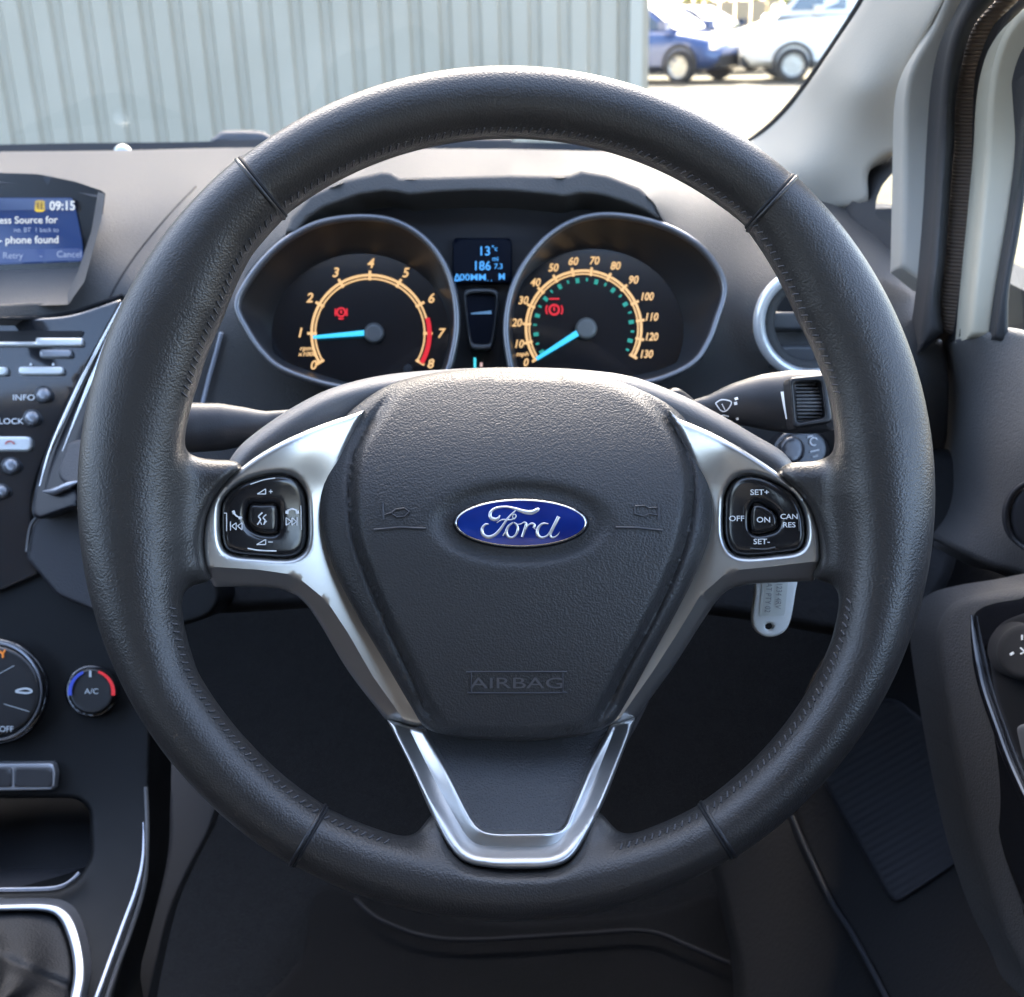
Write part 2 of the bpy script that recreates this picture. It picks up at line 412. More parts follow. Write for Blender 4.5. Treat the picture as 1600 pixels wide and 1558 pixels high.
def wheel_parts(root, c, ax, r, wdt):
    ax = np.array(ax, float); ax /= np.linalg.norm(ax); up = np.array([0, 0, 1.]); t = np.cross(up, ax)
    def lathe(prof, n=28):
        V = []; F = []
        for rr, a in prof:
            for k in range(n):
                th = 2*np.pi*k/n; V.append(np.array(c)+ax*a+rr*(math.cos(th)*t+math.sin(th)*up))
        for i in range(len(prof)-1):
            for k in range(n): F.append((i*n+k, i*n+(k+1) % n, (i+1)*n+(k+1) % n, (i+1)*n+k))
        return V, F
    w_ = link('wheel', *lathe([(r*.66, wdt*.5), (r*.92, wdt*.5), (r, wdt*.36), (r, -wdt*.36), (r*.92, -wdt*.5), (r*.3, -wdt*.5)]), mat('tyre', (.02,.02,.02), .8), root)
    V, F = lathe([(r*.68, wdt*.52), (r*.62, wdt*.44), (r*.6, wdt*.2), (.001, wdt*.2)]); parts = [(V, F)]
    for k in range(7):
        th = 2*np.pi*k/7; d = math.cos(th)*t+math.sin(th)*up; s = np.cross(ax, d)
        q = [np.array(c)+ax*(wdt*.42)+d*a+s*b for a, b in ((.02, -.03), (r*.64, -.02), (r*.64, .02), (.02, .03))]
        q2 = [p-ax*.03 for p in q]; parts.append((q+q2, [(0, 1, 2, 3), (0, 4, 5, 1), (2, 6, 7, 3)]))
    link('rim', *merge(parts), mat('alloy', (.55,.54,.5), .4, .5), w_)
def car(name, loc, yaw, paint, label, L=4.1, W=1.76, van=False):
    """nose towards +x before yaw"""
    root = thing(name, loc, label, 'van' if van else 'car')
    cy, sy = math.cos(yaw), math.sin(yaw)
    def T(p): p = np.array(p, float); return np.stack([loc[0]+cy*p[:, 0]-sy*p[:, 1], loc[1]+sy*p[:, 0]+cy*p[:, 1], loc[2]+p[:, 2]], 1)
    if van: st = [(-.5,.35,.9,.8),(-.49,.3,1.2,.92),(-.2,.25,1.25,.97),(.1,.25,1.25,.97),(.28,.25,1.22,.97),(.36,.25,1.15,.95),(.46,.28,1.0,.88),(.5,.4,.75,.72)]; gh = [(-.495,1.95,.80),(-.3,2.0,.86),(.1,2.0,.86),(.22,1.94,.82),(.385,1.18,.86)]
    else: st = [(-.5,.45,.75,.7),(-.485,.32,.95,.86),(-.35,.22,1.0,.95),(0,.2,.98,1),(.2,.2,.95,1),(.3,.2,.92,.97),(.42,.24,.80,.9),(.49,.3,.66,.75),(.5,.4,.55,.62)]; gh = [(-.47,1.0,.8),(-.40,1.45,.66),(-.1,1.5,.7),(.06,1.46,.68),(.27,.96,.8)]
    V = []; F = []; n = 10
    for x, zb, zt, hw in st:
        h = hw*W/2; pr = [(-.8*h, zb), (-h, zb+.12), (-h*1.0, (zb+zt)/2), (-h*.97, zt-.08), (-h*.85, zt)]
        for y, z in pr+[(-y, z) for y, z in pr[::-1]]: V.append((x*L, y, z))
    for i in range(len(st)-1):
        for k in range(n): F.append((i*n+k, i*n+(k+1) % n, (i+1)*n+(k+1) % n, (i+1)*n+k))
    F += [tuple(range(n)), tuple(range((len(st)-1)*n, len(st)*n))[::-1]]
    body = link('body', T(V), F, paint, root, sharp=50)
    zb = 1.2 if van else .9; V = []; F = []
    for i, (x, z, hw) in enumerate(gh):
        h = hw*W/2; bw = .93*W/2
        V += [(x*L, -bw, min(zb, z)), (x*L, -h, z-.04), (x*L, -h*.85, z), (x*L, h*.85, z), (x*L, h, z-.04), (x*L, bw, min(zb, z))]
    for i in range(len(gh)-1):
        for k in range(5): F.append((i*6+k, i*6+k+1, (i+1)*6+k+1, (i+1)*6+k))
    F += [(0, 1, 2, 3, 4, 5), tuple((len(gh)-1)*6+k for k in range(6))[::-1]]
    link('roof', T(V), F, paint, root, sharp=50)
    gm = mat('car_glass', (.03,.04,.045), .05, spec=.9, coat=.6)
    def quad(nm, pts, M=gm, par=root):
        p = T(pts); link(nm, np.vstack([p, p*1.0+np.array([0, 0, 0.0])-0*p]) if 0 else p, [tuple(range(len(pts)))], M, par, smooth=False)
    o = .012
    x4, x3 = gh[4][0]*L, gh[3][0]*L; z4, z3 = gh[4][1], gh[3][1]; h3 = gh[3][2]*W/2
    quad('windscreen', [(x4-.04, -.82*W/2, z4+.04+o), (x4-.04, .82*W/2, z4+.04+o), (x3+.05, h3*.86, z3-.03+o*2), (x3+.05, -h3*.86, z3-.03+o*2)])
    for s in (-1, 1):
        def sp(x, z):     # point on greenhouse side
            xs = [g[0]*L for g in gh]; hh = np.interp(x, xs, [g[2]*W/2 for g in gh]); zt = np.interp(x, xs, [g[1] for g in gh])
            f = np.clip((z-zb)/max(zt-.04-zb, .01), 0, 1); return (x, s*((.93*W/2)*(1-f)+hh*f+o), z)
        if van: quad('side_window', [sp(.12*L, 1.28), sp(.33*L, 1.28), sp(.25*L, 1.8), sp(.12*L, 1.85)])
        else:
            quad('side_window', [sp(-.38*L, 1.03), sp(-.12*L, 1.01), sp(-.12*L, 1.38), sp(-.33*L, 1.34)])
            quad('side_window', [sp(-.09*L, 1.01), sp(.21*L, 1.0), sp(.08*L, 1.34), sp(-.09*L, 1.38)])
        hx = .485*L; hy = s*(.60 if not van else .62)*W/2*1.1
        v, f = boxv(hx-.12, hx+.01, hy-.16, hy+.16, (.62 if not van else .75), (.78 if not van else .98)); link('headlight', T(v), f, mat('lamp_glass', (.8,.8,.8), .1, .3), root, smooth=False)
        v, f = boxv(.22*L-.05, .22*L+.12, s*(W/2+.02)-.1, s*(W/2+.02)+.1, 1.0+(.2 if van else 0), 1.16+(.2 if van else 0)); link('wing_mirror', T(v), f, paint, root, smooth=False)
        for xw in (-.31, .31):
            c = T([(xw*L, s*(W/2-.07), .31)])[0]; wheel_parts(root, c, (-s*sy*1.0, s*cy, 0), .31, .22)
            a = T([(xw*L, s*(W/2-.012), .33)])[0]
            ring = [a+np.array([cy, sy, 0])*math.cos(t)*.37+np.array([0, 0, 1])*math.sin(t)*.37 for t in np.linspace(-.3, np.pi+.3, 18)]
            tube('wheel_arch', ring, .035, mat('arch_black', (.02,.02,.02), .7), root, sec=6, up=(-sy, cy, 0))
    v, f = boxv(.47*L, .503*L, -.36*W, .36*W, .3, .5); link('grille', T(v), f, mat('arch_black', (.02,.02,.02), .7), root, smooth=False)
blue = mat('blue_paint', (.025,.06,.17), .3, .2, coat=.6); navy = mat('navy_paint', (.012,.022,.05), .25, .2, coat=1); wht = mat('white_paint', (.8,.8,.78), .3, coat=1)
def gpt(px, py, z=0.):
    v = P1(px, py, 1.)-CAM; t = (z-CAM[2])/v[2]; return CAM+v*t
g = gpt(1012, 127); car('parked_car', (g[0], g[1]+.2, 0), math.radians(-38), blue, 'bright blue hatchback parked nose right just past the shed corner')
g = gpt(1085, 116); car('parked_car', (g[0]+.1, g[1]+1.6, 0), math.radians(-40), navy, 'dark navy hatchback parked between the blue car and the white van')
g = gpt(1352, 125); car('parked_van', (g[0]+.2, g[1]+.9, 0), math.radians(176), wht, 'white van parked side-on at the right of the yard', L=5.0, W=1.95, van=True)
def tree(loc, h, r, col, label, k):
    root = thing('tree', loc, label, 'tree', 'trees behind the car park')
    bark = mat('bark', (.16,.11,.07), .9)
    pts = [np.array(loc)+np.array([math.sin(z*1.3+k)*.12, 0, z]) for z in np.linspace(0, h*.7, 8)]
    tube('trunk', pts, list(np.linspace(.2, .06, 8)), bark, root, sec=8)
    V = []; F = []
    for i in range(2600):
        th = rng.uniform(0, 2*np.pi); u = rng.uniform(-1, 1); rr = r*rng.uniform(.35, 1)**.5*(1+.25*math.sin(3*th+k)+.2*math.sin(5*u+k))
        c = np.array(loc)+np.array([rr*math.sqrt(1-u*u)*math.cos(th), rr*math.sqrt(1-u*u)*math.sin(th), h*.62+rr*u*1.05])
        a = rng.normal(size=3); a /= np.linalg.norm(a); b = np.cross(a, rng.normal(size=3)); b /= np.linalg.norm(b); s = rng.uniform(.1, .2)
        n = len(V); V += [c-a*s, c+b*s*.6, c+a*s, c-b*s*.6]; F.append((n, n+1, n+2, n+3))
    L = mat('leaf_%d' % (k % 3), col, .6)
    link('crown', V, F, L, root, smooth=False)
for k, (x, y, h, r, c, lab) in enumerate([(6.2, 42, 7.5, 2.8, (.28,.30,.04), 'yellow-green tree behind the blue parked car, left of the others'),
        (9.6, 44, 7.0, 2.5, (.34,.26,.06), 'golden leafed tree seen over the navy car'), (12.4, 42, 8, 3.0, (.26,.34,.03), 'bright lime tree directly left of the white van'),
        (17., 45, 8, 3.4, (.20,.26,.05), 'green tree behind the white van')]): tree((x, y, 0), h, r, c, lab, k)
pst = thing('utility_pole', (9.3, 36, 0), 'thin brown pole standing behind the parked cars', 'pole')
tube('shaft', [(9.3, 36, 0), (9.3, 36, 7)], .1, mat('bark', (.16,.11,.07), .9), pst, sec=10)
fe = thing('boundary_fence', (12, 40, 0), 'pale boarded fence behind the parked cars', 'fence')
pp = []
for i in range(60): pp.append(boxv(1+.5*i, 1.46+.5*i, 40, 40.04, 0, 1.7))
link('boards', *merge(pp), mat('fence_wood', (.35,.27,.17), .8), fe, smooth=False)

# ------------------------------------------------ cabin shell (roof, glass, pillars)
body = thing('car_cabin', (-.3, .9, .25), 'pale grey windscreen pillar and door aperture trim beside the bright yard', 'car body')
roofm = mat('headliner', (.35,.33,.30), .9)
V = []; F = []; nx, ny = 12, 14
for j in range(ny):
    for i in range(nx):
        x = -1.05+1.5*i/(nx-1); y = .22-2.3*j/(ny-1); V.append((x, y, 1.44-.05*((x+.3)/.75)**2-(.12*((j/(ny-1)-.4))**2)))
F = [(j*nx+i, j*nx+i+1, (j+1)*nx+i+1, (j+1)*nx+i) for j in range(ny-1) for i in range(nx-1)]
n0 = len(V); V += [(x, y, z+.03) for x, y, z in V]; F += [tuple(i+n0 for i in f)[::-1] for f in F]
link('roof_lining', V, F, roofm, body)
sh = [boxv(-1.06, -1.02, -2.1, 1.35, .2, .97), boxv(.44, .48, -2.1, 1.2, .2, .93), boxv(-1.02, .44, -2.1, -2.05, .2, 1.12), boxv(-1.02, .44, -1.5, -1.3, .3, 1.15), boxv(-1.04, -1.0, -2.05, -.62, .97, 1.42), boxv(.44, .48, -2.05, -.6, .93, 1.42), boxv(-1.04, -1.0, -.4, 1.2, .97, 1.02), boxv(-.92, -.42, -.62, -.45, .5, 1.18), boxv(-.92, -.42, -.45, .1, .42, .58), boxv(-1.02, .44, 1.33, 1.37, .2, .95),
      boxv(-1.02, .44, -2.05, 1.33, .2, .24), boxv(-1.04, -1.0, -.5, -.35, .97, 1.42), boxv(.44, .48, -.55, -.38, .93, 1.42)]  # unseen; boxes over rear side windows and raised sill added to cut light
link('cabin_panels', *merge(sh), mat('cabin_dark', (.03,.03,.034), .8), body, smooth=False)
# driver's seat (behind the camera; it shades and is mirrored by the wheel)
seat = thing('driver_seat', (0, -.2, .45), 'dark cloth driver seat facing the steering wheel', 'seat')
def cushion(nm, x0, x1, y0, y1, z0, z1, lean=0.):
    bm = bmesh.new(); bmesh.ops.create_cube(bm, size=1)
    bmesh.ops.bevel(bm, geom=bm.edges[:], offset=.16, segments=4, profile=.6, affect='EDGES')
    V = [((x0+x1)/2+v.co.x*(x1-x0), (y0+y1)/2+v.co.y*(y1-y0)-lean*(v.co.z+.5), (z0+z1)/2+v.co.z*(z1-z0)) for v in bm.verts]
    F = [tuple(v.index for v in f.verts) for f in bm.faces]; bm.free(); link(nm, V, F, mat('seat_cloth', (.03,.03,.034), .95), seat)
cushion('seat_cushion', -.26, .26, -.42, .06, .42, .58); cushion('backrest', -.26, .26, -.52, -.36, .5, 1.12, .12); cushion('headrest', -.13, .13, -.66, -.55, 1.13, 1.30, .02)
# windscreen
V = []; n = 14
for j in range(n):
    t = j/(n-1); y = 1.34-1.1*t; z = 1.015+.40*t+.05*math.sin(math.pi*t)
    for i in range(n):
        s = i/(n-1); x0, x1 = -1.02+.06*t, .36+.02*t; V.append((x0+(x1-x0)*s, y-.16*(2*s-1)**2*(1-.6*t), z))
F = [(j*n+i, j*n+i+1, (j+1)*n+i+1, (j+1)*n+i) for j in range(n-1) for i in range(n-1)]
link('windscreen', V, F, glass('windscreen_glass', (.96,.98,.96), .05), body)
# pillar
relief('pillar_trim', spl([(1590,-340),(1480,-200),(1380,-60),(1350,0),(1300,78),(1250,148),(1212,190),(1178,217),(1120,262),(1160,310),(1240,330),(1330,322),(1356,316),(1357,270),(1382,246),(1409,228),(1411,170),(1418,120),(1450,50),(1500,-40),(1600,-200),(1710,-340)], n=5),
       [(1350,0,.86),(1250,148,1.02),(1180,217,1.12),(1120,262,1.16),(1245,262,1.0),(1340,140,.87),(1450,35,.76),(1300,315,.98),(1355,310,.93),(1405,232,.88),(1412,150,.84),(1500,-40,.70),(1420,-60,.78),(1590,-340,.56),(1710,-340,.52)],
       pillar, body, edge=(14, .006), thick=.03, step=12)
ptube('windscreen_seal', spl([(1588,-342),(1477,-200),(1378,-62),(1347,0),(1297,78),(1247,148),(1209,190),(1174,219),(1140,240)], False, 6), [(1350,0,.87),(1250,148,1.03),(1180,217,1.13),(1380,-60,.84),(1590,-340,.57),(1710,-340,.53)], .0028, rubber, body, sec=8)
def band(nm, L, R, dep, M, par, edge=None, thick=.02, label=None, step=9, extra=None, n=6):
    a = spl(L, False, n); b = spl(R, False, n)
    return relief(nm, np.vstack([a, b[::-1]]), dep, M, par, edge=edge, thick=thick, label=label, step=step, extra=extra)
cL = [(1405,418),(1407,330),(1409,228),(1412,150),(1424,100),(1458,40),(1500,-50),(1605,-200),(1720,-340)]
c0 = [(1446,450),(1457,330),(1463,225),(1470,130),(1483,60),(1505,10),(1540,-50),(1645,-200),(1760,-340)]
c1 = [(1474,520),(1470,470),(1478,400),(1485,300),(1491,225),(1493,160),(1505,90),(1522,40),(1556,0),(1600,-50),(1705,-200),(1820,-340)]
c2 = [(1497,530),(1505,470),(1516,400),(1526,300),(1531,200),(1538,130),(1548,80),(1570,25),(1592,0),(1640,-50),(1745,-200),(1860,-340)]
c3 = [(1510,530),(1517,450),(1530,320),(1539,225),(1544,150),(1552,100),(1566,58),(1588,25),(1615,0),(1670,-50),(1775,-200),(1890,-340)]
c4 = [(1552,530),(1563,450),(1585,320),(1597,225),(1600,150),(1605,100),(1625,50),(1670,0),(1700,-50),(1805,-200),(1920,-340)]
c5 = [(1575,540),(1577,455),(1592,370),(1604,290),(1610,225),(1613,150),(1620,100),(1640,50),(1690,0),(1740,-50),(1845,-200),(1960,-340)]
dd = lambda k: [(1450,450,.82+k),(1470,200,.80+k),(1550,-40,.68+k),(1600,200,.77+k),(1560,520,.80+k),(1720,-340,.52+k),(1960,-340,.50+k)]
band('door_aperture_trim', cL, c0, dd(.015), mat('aperture_trim', (.30,.285,.25), .7), body, edge=(12, .006))
c0b = [(1446,560)]+c0
band('door_seal', [(1430,560),(1446,450)]+c0[1:], c1, dd(-.015), rubber, body, edge=(16, .012))
rib = mat('ribbed_seal', (.13,.095,.07), .8)
t_ = rib.node_tree; wv = t_.nodes.new('ShaderNodeTexWave'); tc_ = t_.nodes.new('ShaderNodeTexCoord'); wv.bands_direction = 'Z'; wv.inputs['Scale'].default_value = 130
bp_ = t_.nodes.new('ShaderNodeBump'); bp_.inputs['Distance'].default_value = .001; t_.links.new(tc_.outputs['Object'], wv.inputs['Vector']); t_.links.new(wv.outputs['Fac'], bp_.inputs['Height']); t_.links.new(bp_.outputs[0], t_.nodes['Principled BSDF'].inputs['Normal'])
band('ribbed_seal', c1, c2, dd(-.0), rib, body, edge=(10, .006))
c2b = [(p[0]+3, p[1]) for p in c3]
door = thing('driver_door', (.34, .55, .3), 'dark grey door panel with gloss black switch panel at the right of the wheel', 'car door')
band('frame_seal', c2, c3, dd(-.012), rubber, door, edge=(6, .004))
band('window_frame', c3, c4, dd(-.03), mat('cream_frame', (.42,.385,.30), .5), door, edge=(12, .010))
band('window_seal', c4, c5, dd(-.04), rubber, door, edge=(7, .004))
V = P([1560, 1900, 2300, 1640], [560, 640, -300, -300], [.80, .55, .45, .66]); link('door_window', V, [(0, 1, 2, 3)], glass('door_glass', (.85,.92,.92), .08), door, smooth=False)
# quarter light
relief('quarter_light_frame', spl([(1330,345),(1338,290),(1368,250),(1412,214),(1422,300),(1424,400),(1390,392),(1350,366)], n=5), [(1350,300,.94),(1415,230,.90),(1410,360,.90)],
       rubber, body, holes=[fil([(1367,338),(1369,312),(1378,290),(1412,250),(1411,366),(1390,350)], 8)], thick=.02, step=8)
relief('quarter_light', fil([(1362,344),(1364,300),(1415,240),(1415,372)], 5), [(1350,300,.955),(1415,230,.915),(1410,360,.915)], glass('quarter_glass', (.8,.84,.84), .15), body, step=14)
# ------------------------------------------------ steering wheel
DW = .51; s0 = DW/FPX
WC = P1(791, 771, DW)
sw = thing('steering_wheel', WC, 'black leather three-spoke steering wheel with silver trim and blue oval badge', 'steering wheel')
def wl(u, v, w_): return WC+np.outer(np.ravel(u), RT)+np.outer(np.ravel(v), UP)-np.outer(np.ravel(w_), FW)
ang = np.array([-180,-172,-165,-159,-150,-136,-121,-105,-90,-75,-57,-31,-24,-14,0,8,19,31,37,48,60,90,110,129,137,148,160,170,180.])
rin = np.array([512,516,526,540,556,558,563,556,560,562,570,561,556,540,520,518,525,527,537,557,555,550,550,551,543,518,509,508,512.])
ROUT = .1862
def rin_m(th): return np.interp(np.degrees(th), ang, rin)*s0+.001
def sec_scale(th):
    a = np.degrees(th); k = 1.0-.045*(1/(1+np.exp(-(a-47.9)/.18)))*(1/(1+np.exp((a-128.6)/.18)))
    k -= .045*(1/(1+np.exp(-(a+119.7)/.18)))*(1/(1+np.exp((a+58.2)/.18))); return k
def smin(a, b, k): h = np.clip(.5+.5*(b-a)/k, 0, 1); return b*(1-h)+a*h-k*h*(1-h)
def rbox(X, Y, Z, c, hs, r):
    q = [np.abs(A-cc)-(h-r) for A, cc, h in zip((X, Y, Z), c, hs)]
    return np.sqrt(sum(np.maximum(a, 0)**2 for a in q))+np.minimum(np.maximum(np.maximum(q[0], q[1]), q[2]), 0)-r
def px2(x, y): return (x-791)*s0, -(y-771)*s0
WCu, WCv = (791-800)*s0, -(771-779)*s0
vout = spl([(604,1124),(640,1195),(672,1268),(700,1322),(728,1348),(775,1357),(815,1358),(858,1356),(890,1344),(914,1312),(945,1250),(972,1180),(993,1122)], False, 6)
VPOLY = vout
tL = np.vstack([spl([(548,648),(500,664),(440,690),(385,724),(342,766),(322,808),(317,856),(324,900)], False, 5), spl([(335,917),(395,917),(440,921),(472,938),(500,975),(545,1050),(602,1124)], False, 5), [(672,1142), (690,1100)], spl([(640,1060),(590,960),(550,880),(530,800),(535,720),(570,640)], False, 5)])
tR = np.vstack([spl([(1062,655),(1110,675),(1165,705),(1222,744),(1262,785),(1279,830),(1283,872)], False, 5), spl([(1272,908),(1210,911),(1160,915),(1128,930),(1095,975),(1050,1045),(993,1122)], False, 5), [(935,1142), (925,1100)], spl([(975,1060),(1020,960),(1060,880),(1085,800),(1080,720),(1045,640)], False, 5)])
def fwheel(X, Y, Z):
    r = np.hypot(X, Y); th = np.arctan2(Y, X); ri = rin_m(th); k = sec_scale(th)
    rc = (ri+ROUT)/2; a = (ROUT-ri)/2*k; b = .0165*k
    d = (np.sqrt(((r-rc)/a)**2+(Z/b)**2)-1)*np.minimum(a, b)
    u, v = px2(262, 815); d = smin(d, rbox(X, Y, Z, (u, v, -.0185), (.031, .0275, .011), .0095), .016)
    u, v = px2(1330, 815); d = smin(d, rbox(X, Y, Z, (u, v, -.0185), (.029, .0265, .011), .0095), .016)
    u, v = px2(808, 1345); d = smin(d, rbox(X, Y, Z, (u, v, -.012), (.041, .019, .011), .0095), .014)
    # pocket that seats the lower silver trim
    pq = np.stack([800+(X[:, :, 0].ravel()+WCu)/(DW-.005)*FPX, 779-(Y[:, :, 0].ravel()+WCv)/(DW-.005)*FPX], 1)
    sd2 = np.full(len(pq), .05); k_ = (pq[:, 0] > 560) & (pq[:, 0] < 1060) & (pq[:, 1] > 1060) & (pq[:, 1] < 1460)
    dq = dist(pq[k_], VPOLY)*s0; sd2[k_] = np.where(inside(pq[k_], VPOLY), -dq, dq)
    pk = np.maximum(sd2.reshape(X.shape[:2])[:, :, None]-.0008, -.015-Z)
    d = -smin(-d, pk, .003)
    pq = np.stack([800+(X[:, :, 0].ravel()+WCu)/(DW+.012)*FPX, 779-(Y[:, :, 0].ravel()+WCv)/(DW+.012)*FPX], 1)
    for poly in (tL, tR):
        sd3 = np.full(len(pq), .05); k_ = (pq[:, 0] > poly[:, 0].min()-60) & (pq[:, 0] < poly[:, 0].max()+60) & (pq[:, 1] > 600) & (pq[:, 1] < 1180)
        dq = dist(pq[k_], poly)*s0; sd3[k_] = np.where(inside(pq[k_], poly), -dq, dq)
        pk = np.maximum(sd3.reshape(X.shape[:2])[:, :, None]-.0006, -.0245-Z); d = -smin(-d, pk, .003)
    return d
V, F = nets(fwheel, (-.192, -.192, -.026), (.192, .192, .020), .0013)
rim = link('rim', wl(V[:, 0], V[:, 1], V[:, 2]), F, leather, sw, sharp=75)
sm = rim.modifiers.new('s', 'SMOOTH'); sm.factor = .5; sm.iterations = 3
def ring_section(deg, grow, r, nm, M):
    th = math.radians(deg); ri = float(rin_m(th)); k = 1.0; rc = (ri+ROUT)/2; a = (ROUT-ri)/2*k+grow; b = .0165*k+grow
    e = np.array([math.cos(th), math.sin(th)]); t = np.linspace(0, 2*np.pi, 64, endpoint=False)
    return tube(nm, wl((rc+a*np.cos(t))*e[0], (rc+a*np.cos(t))*e[1], b*np.sin(t)), r, M, rim, closed=True, sec=8, up=(np.cross(RT*e[0]+UP*e[1], -FW)))
for dg, s in ((128.5, 1), (47.9, -1), (-119.7, -1), (-58.2, 1)):
    ring_section(dg-.05*s, -.0007, .0009, 'seam_gap', blkm)
    ring_section(dg+.45*s, -.0003, .0010, 'seam_lip', leather_s)
# stitching along inner edge
out = []
def stitch(th, dphi, off):
    ri = float(rin_m(th)); rc = (ri+ROUT)/2; k = float(sec_scale(th)); a = (ROUT-ri)/2*k; b = .0165*k
    P3 = []
    for ps, dt in ((2.72-off, -dphi), (2.72+off, dphi)):
        rr = rc+a*math.cos(ps)*1.01; P3.append(wl(rr*math.cos(th+dt), rr*math.sin(th+dt), b*math.sin(ps)*1.01)[0])
    mid = (P3[0]+P3[1])/2-FW*.0006
    return tube('', [P3[0], mid, P3[1]], .00042, None, None, sec=5, ret=True)
spans = [(17, 47.4), (48.6, 128), (129.2, 163), (-161, -120.3), (-119, -108), (-72, -59), (-57.5, -17)]
for a, b in spans:
    for dg in np.arange(a, b, 1.25): out.append(stitch(math.radians(dg), .0042, .10))
link('stitching', *merge(out), mat('thread', (.06,.06,.065), .7), rim, sharp=60)
# --- hub backing cover
DB = .548
cov = relief('hub_cover', spl([(345,775),(352,735),(372,700),(410,668),(460,635),(520,606),(600,586),(700,577),(800,574),(900,577),(985,588),(1060,615),(1120,645),(1180,680),(1225,708),(1250,745),(1258,790),(1240,880),(1130,900),(1060,1000),(980,1160),(900,1240),(720,1240),(640,1160),(560,1000),(480,900),(350,880)], n=6),
       [(345,760,.552),(500,610,.560),(800,574,.572),(1060,615,.562),(1250,760,.552),(800,900,.575),(560,1000,.595),(1060,1000,.595),(800,1240,.60)], shroudm, sw, edge=(26, .016), thick=.05, step=14)
# silver trim
DT = .533
lowL = np.array([(322,900),(400,905),(450,912),(490,945),(520,990),(560,1060),(610,1130)], float)+np.array([0, 12])
lowR = np.array([(1285,895),(1200,905),(1150,910),(1115,940),(1085,990),(1040,1060),(992,1128)], float)+np.array([0, 8])
def facet(line, w_, h):
    return lambda p: h*np.clip(1-dist(p, line, False)/w_, 0, 1)
podL = spl([(344,800),(350,778),(372,757),(405,744),(440,740),(463,748),(478,772),(481,810),(480,845),(472,864),(450,873),(405,871),(362,866),(346,848)], n=6)
podR = spl([(1130,800),(1133,770),(1148,748),(1172,741),(1205,750),(1240,772),(1256,800),(1260,830),(1257,850),(1245,862),(1210,867),(1165,870),(1142,862),(1131,838)], n=6)
dpT = [(330,860,.5245),(345,780,.5245),(480,700,.533),(540,650,.545),(506,850,.542),(505,760,.541),(600,1100,.553),(555,1000,.548),(1270,860,.5245),(1265,790,.5245),(1130,700,.533),(1065,650,.545),(1106,850,.542),(1108,760,.541),(1000,1100,.553),(1055,1000,.548)]
for o_, ll, pod, s in ((tL, lowL, podL, 1), (tR, lowR, podR, -1)):
    relief('spoke_trim', o_, dpT, silver, sw, holes=[pod], edge=(9, .004), thick=.012, hthick=.006, step=6, bstep=3.5,
           extra=lambda p, ll=ll: .0075*np.clip(1-dist(p, ll, False)/27, 0, 1), sharp=40, pset=offline(ll, 27))
# lower V trim
vo = np.vstack([spl([(604,1124),(640,1195),(672,1268),(700,1322),(728,1348),(775,1357),(815,1358),(858,1356),(890,1344),(914,1312),(945,1250),(972,1180),(993,1122)], False, 6),
                spl([(955,1132),(925,1190),(895,1262),(882,1290),(862,1299),(812,1301),(768,1300),(746,1290),(728,1262),(700,1205),(664,1142)], False, 6)])
mid = spl([(640,1140),(672,1205),(706,1268),(735,1312),(765,1322),(812,1323),(860,1320),(885,1300),(915,1250),(960,1140)], False, 6)
relief('lower_trim', vo, [(610,1124,.554),(990,1124,.554),(735,1345,.503),(890,1345,.503),(810,1280,.510),(650,1240,.522),(960,1240,.522)], silver, sw, edge=(7, .004), thick=.014, step=5, bstep=3,
       extra=lambda p: .005*np.clip(1-dist(p, mid, False)/22, 0, 1), sharp=60, pset=resample(mid, 3, False))
relief('lower_insert', spl([(655,1125),(800,1110),(950,1125),(925,1190),(898,1262),(880,1293),(858,1303),(768,1303),(744,1290),(722,1255),(690,1190)], n=5),
       [(660,1130,.558),(950,1130,.558),(810,1300,.514)], padfine, sw, edge=(6, .002), thick=.01, step=11)
# airbag pad
po = spl([(800,574),(880,578),(950,591),(1010,613),(1055,640),(1085,675),(1104,720),(1113,770),(1110,830),(1090,890),(1055,960),(1015,1032),(980,1095),(958,1128),(925,1146),(870,1155),(812,1158),(750,1156),(698,1149),(664,1136),(640,1100),(600,1032),(560,965),(522,890),(503,830),(499,775),(504,715),(522,672),(555,636),(605,603),(665,585),(735,576)], n=5)
crL = spl([(648,583),(612,618),(580,662),(556,710),(549,765),(556,840),(580,910),(612,985),(642,1050),(665,1105),(690,1138)], False, 6)
crR = spl([(965,594),(1018,630),(1052,672),(1074,722),(1080,775),(1068,845),(1040,920),(1005,990),(972,1050),(945,1105),(920,1140)], False, 6)
crease_poly = np.vstack([crL[::-1], crR])
def padx(p):
    cx, cy_ = 807, 880.
    dome = .040*np.clip((cy_-p[:, 1])/300, 0, 1.2)**2.2+.010*np.clip((p[:, 1]-cy_)/280, 0, 1.2)**2.4+.005*((p[:, 0]-cx)/300)**2*(1-.3*((p[:, 1]-cy_)/300))
    ins_ = inside(p, crease_poly); dc = np.minimum(dist(p, crL, False), dist(p, crR, False))
    fade = np.clip((p[:, 1]-585)/80, .25, 1)*np.clip((1150-p[:, 1])/50, 0, 1)
    fl = np.where(ins_, 0, .0065*(1-np.exp(-dc/9)))*fade                # flange lies lower
    gr = .0062*np.exp(-(dc/8.)**2)*fade*np.where(ins_, .8, 1.)
    e = np.hypot((p[:, 0]-814)/1.0, (p[:, 1]-818)/.46)
    rec = .0038/(1+np.exp((e-132)/6.))
    return dome+fl+gr+rec
pad = relief('airbag_cover', po, [(500,800,.5215),(1110,800,.5215),(800,850,.5215)], padm, sw, edge=(24, .006), thick=.024, step=6.5, bstep=4, extra=padx, sharp=60, pset=np.vstack([resample(l, 4, False) for l in (crL, crR)]+[offline(l, o, 4.) for l in (crL, crR) for o in (4, 8, 13, 19, 27)]))
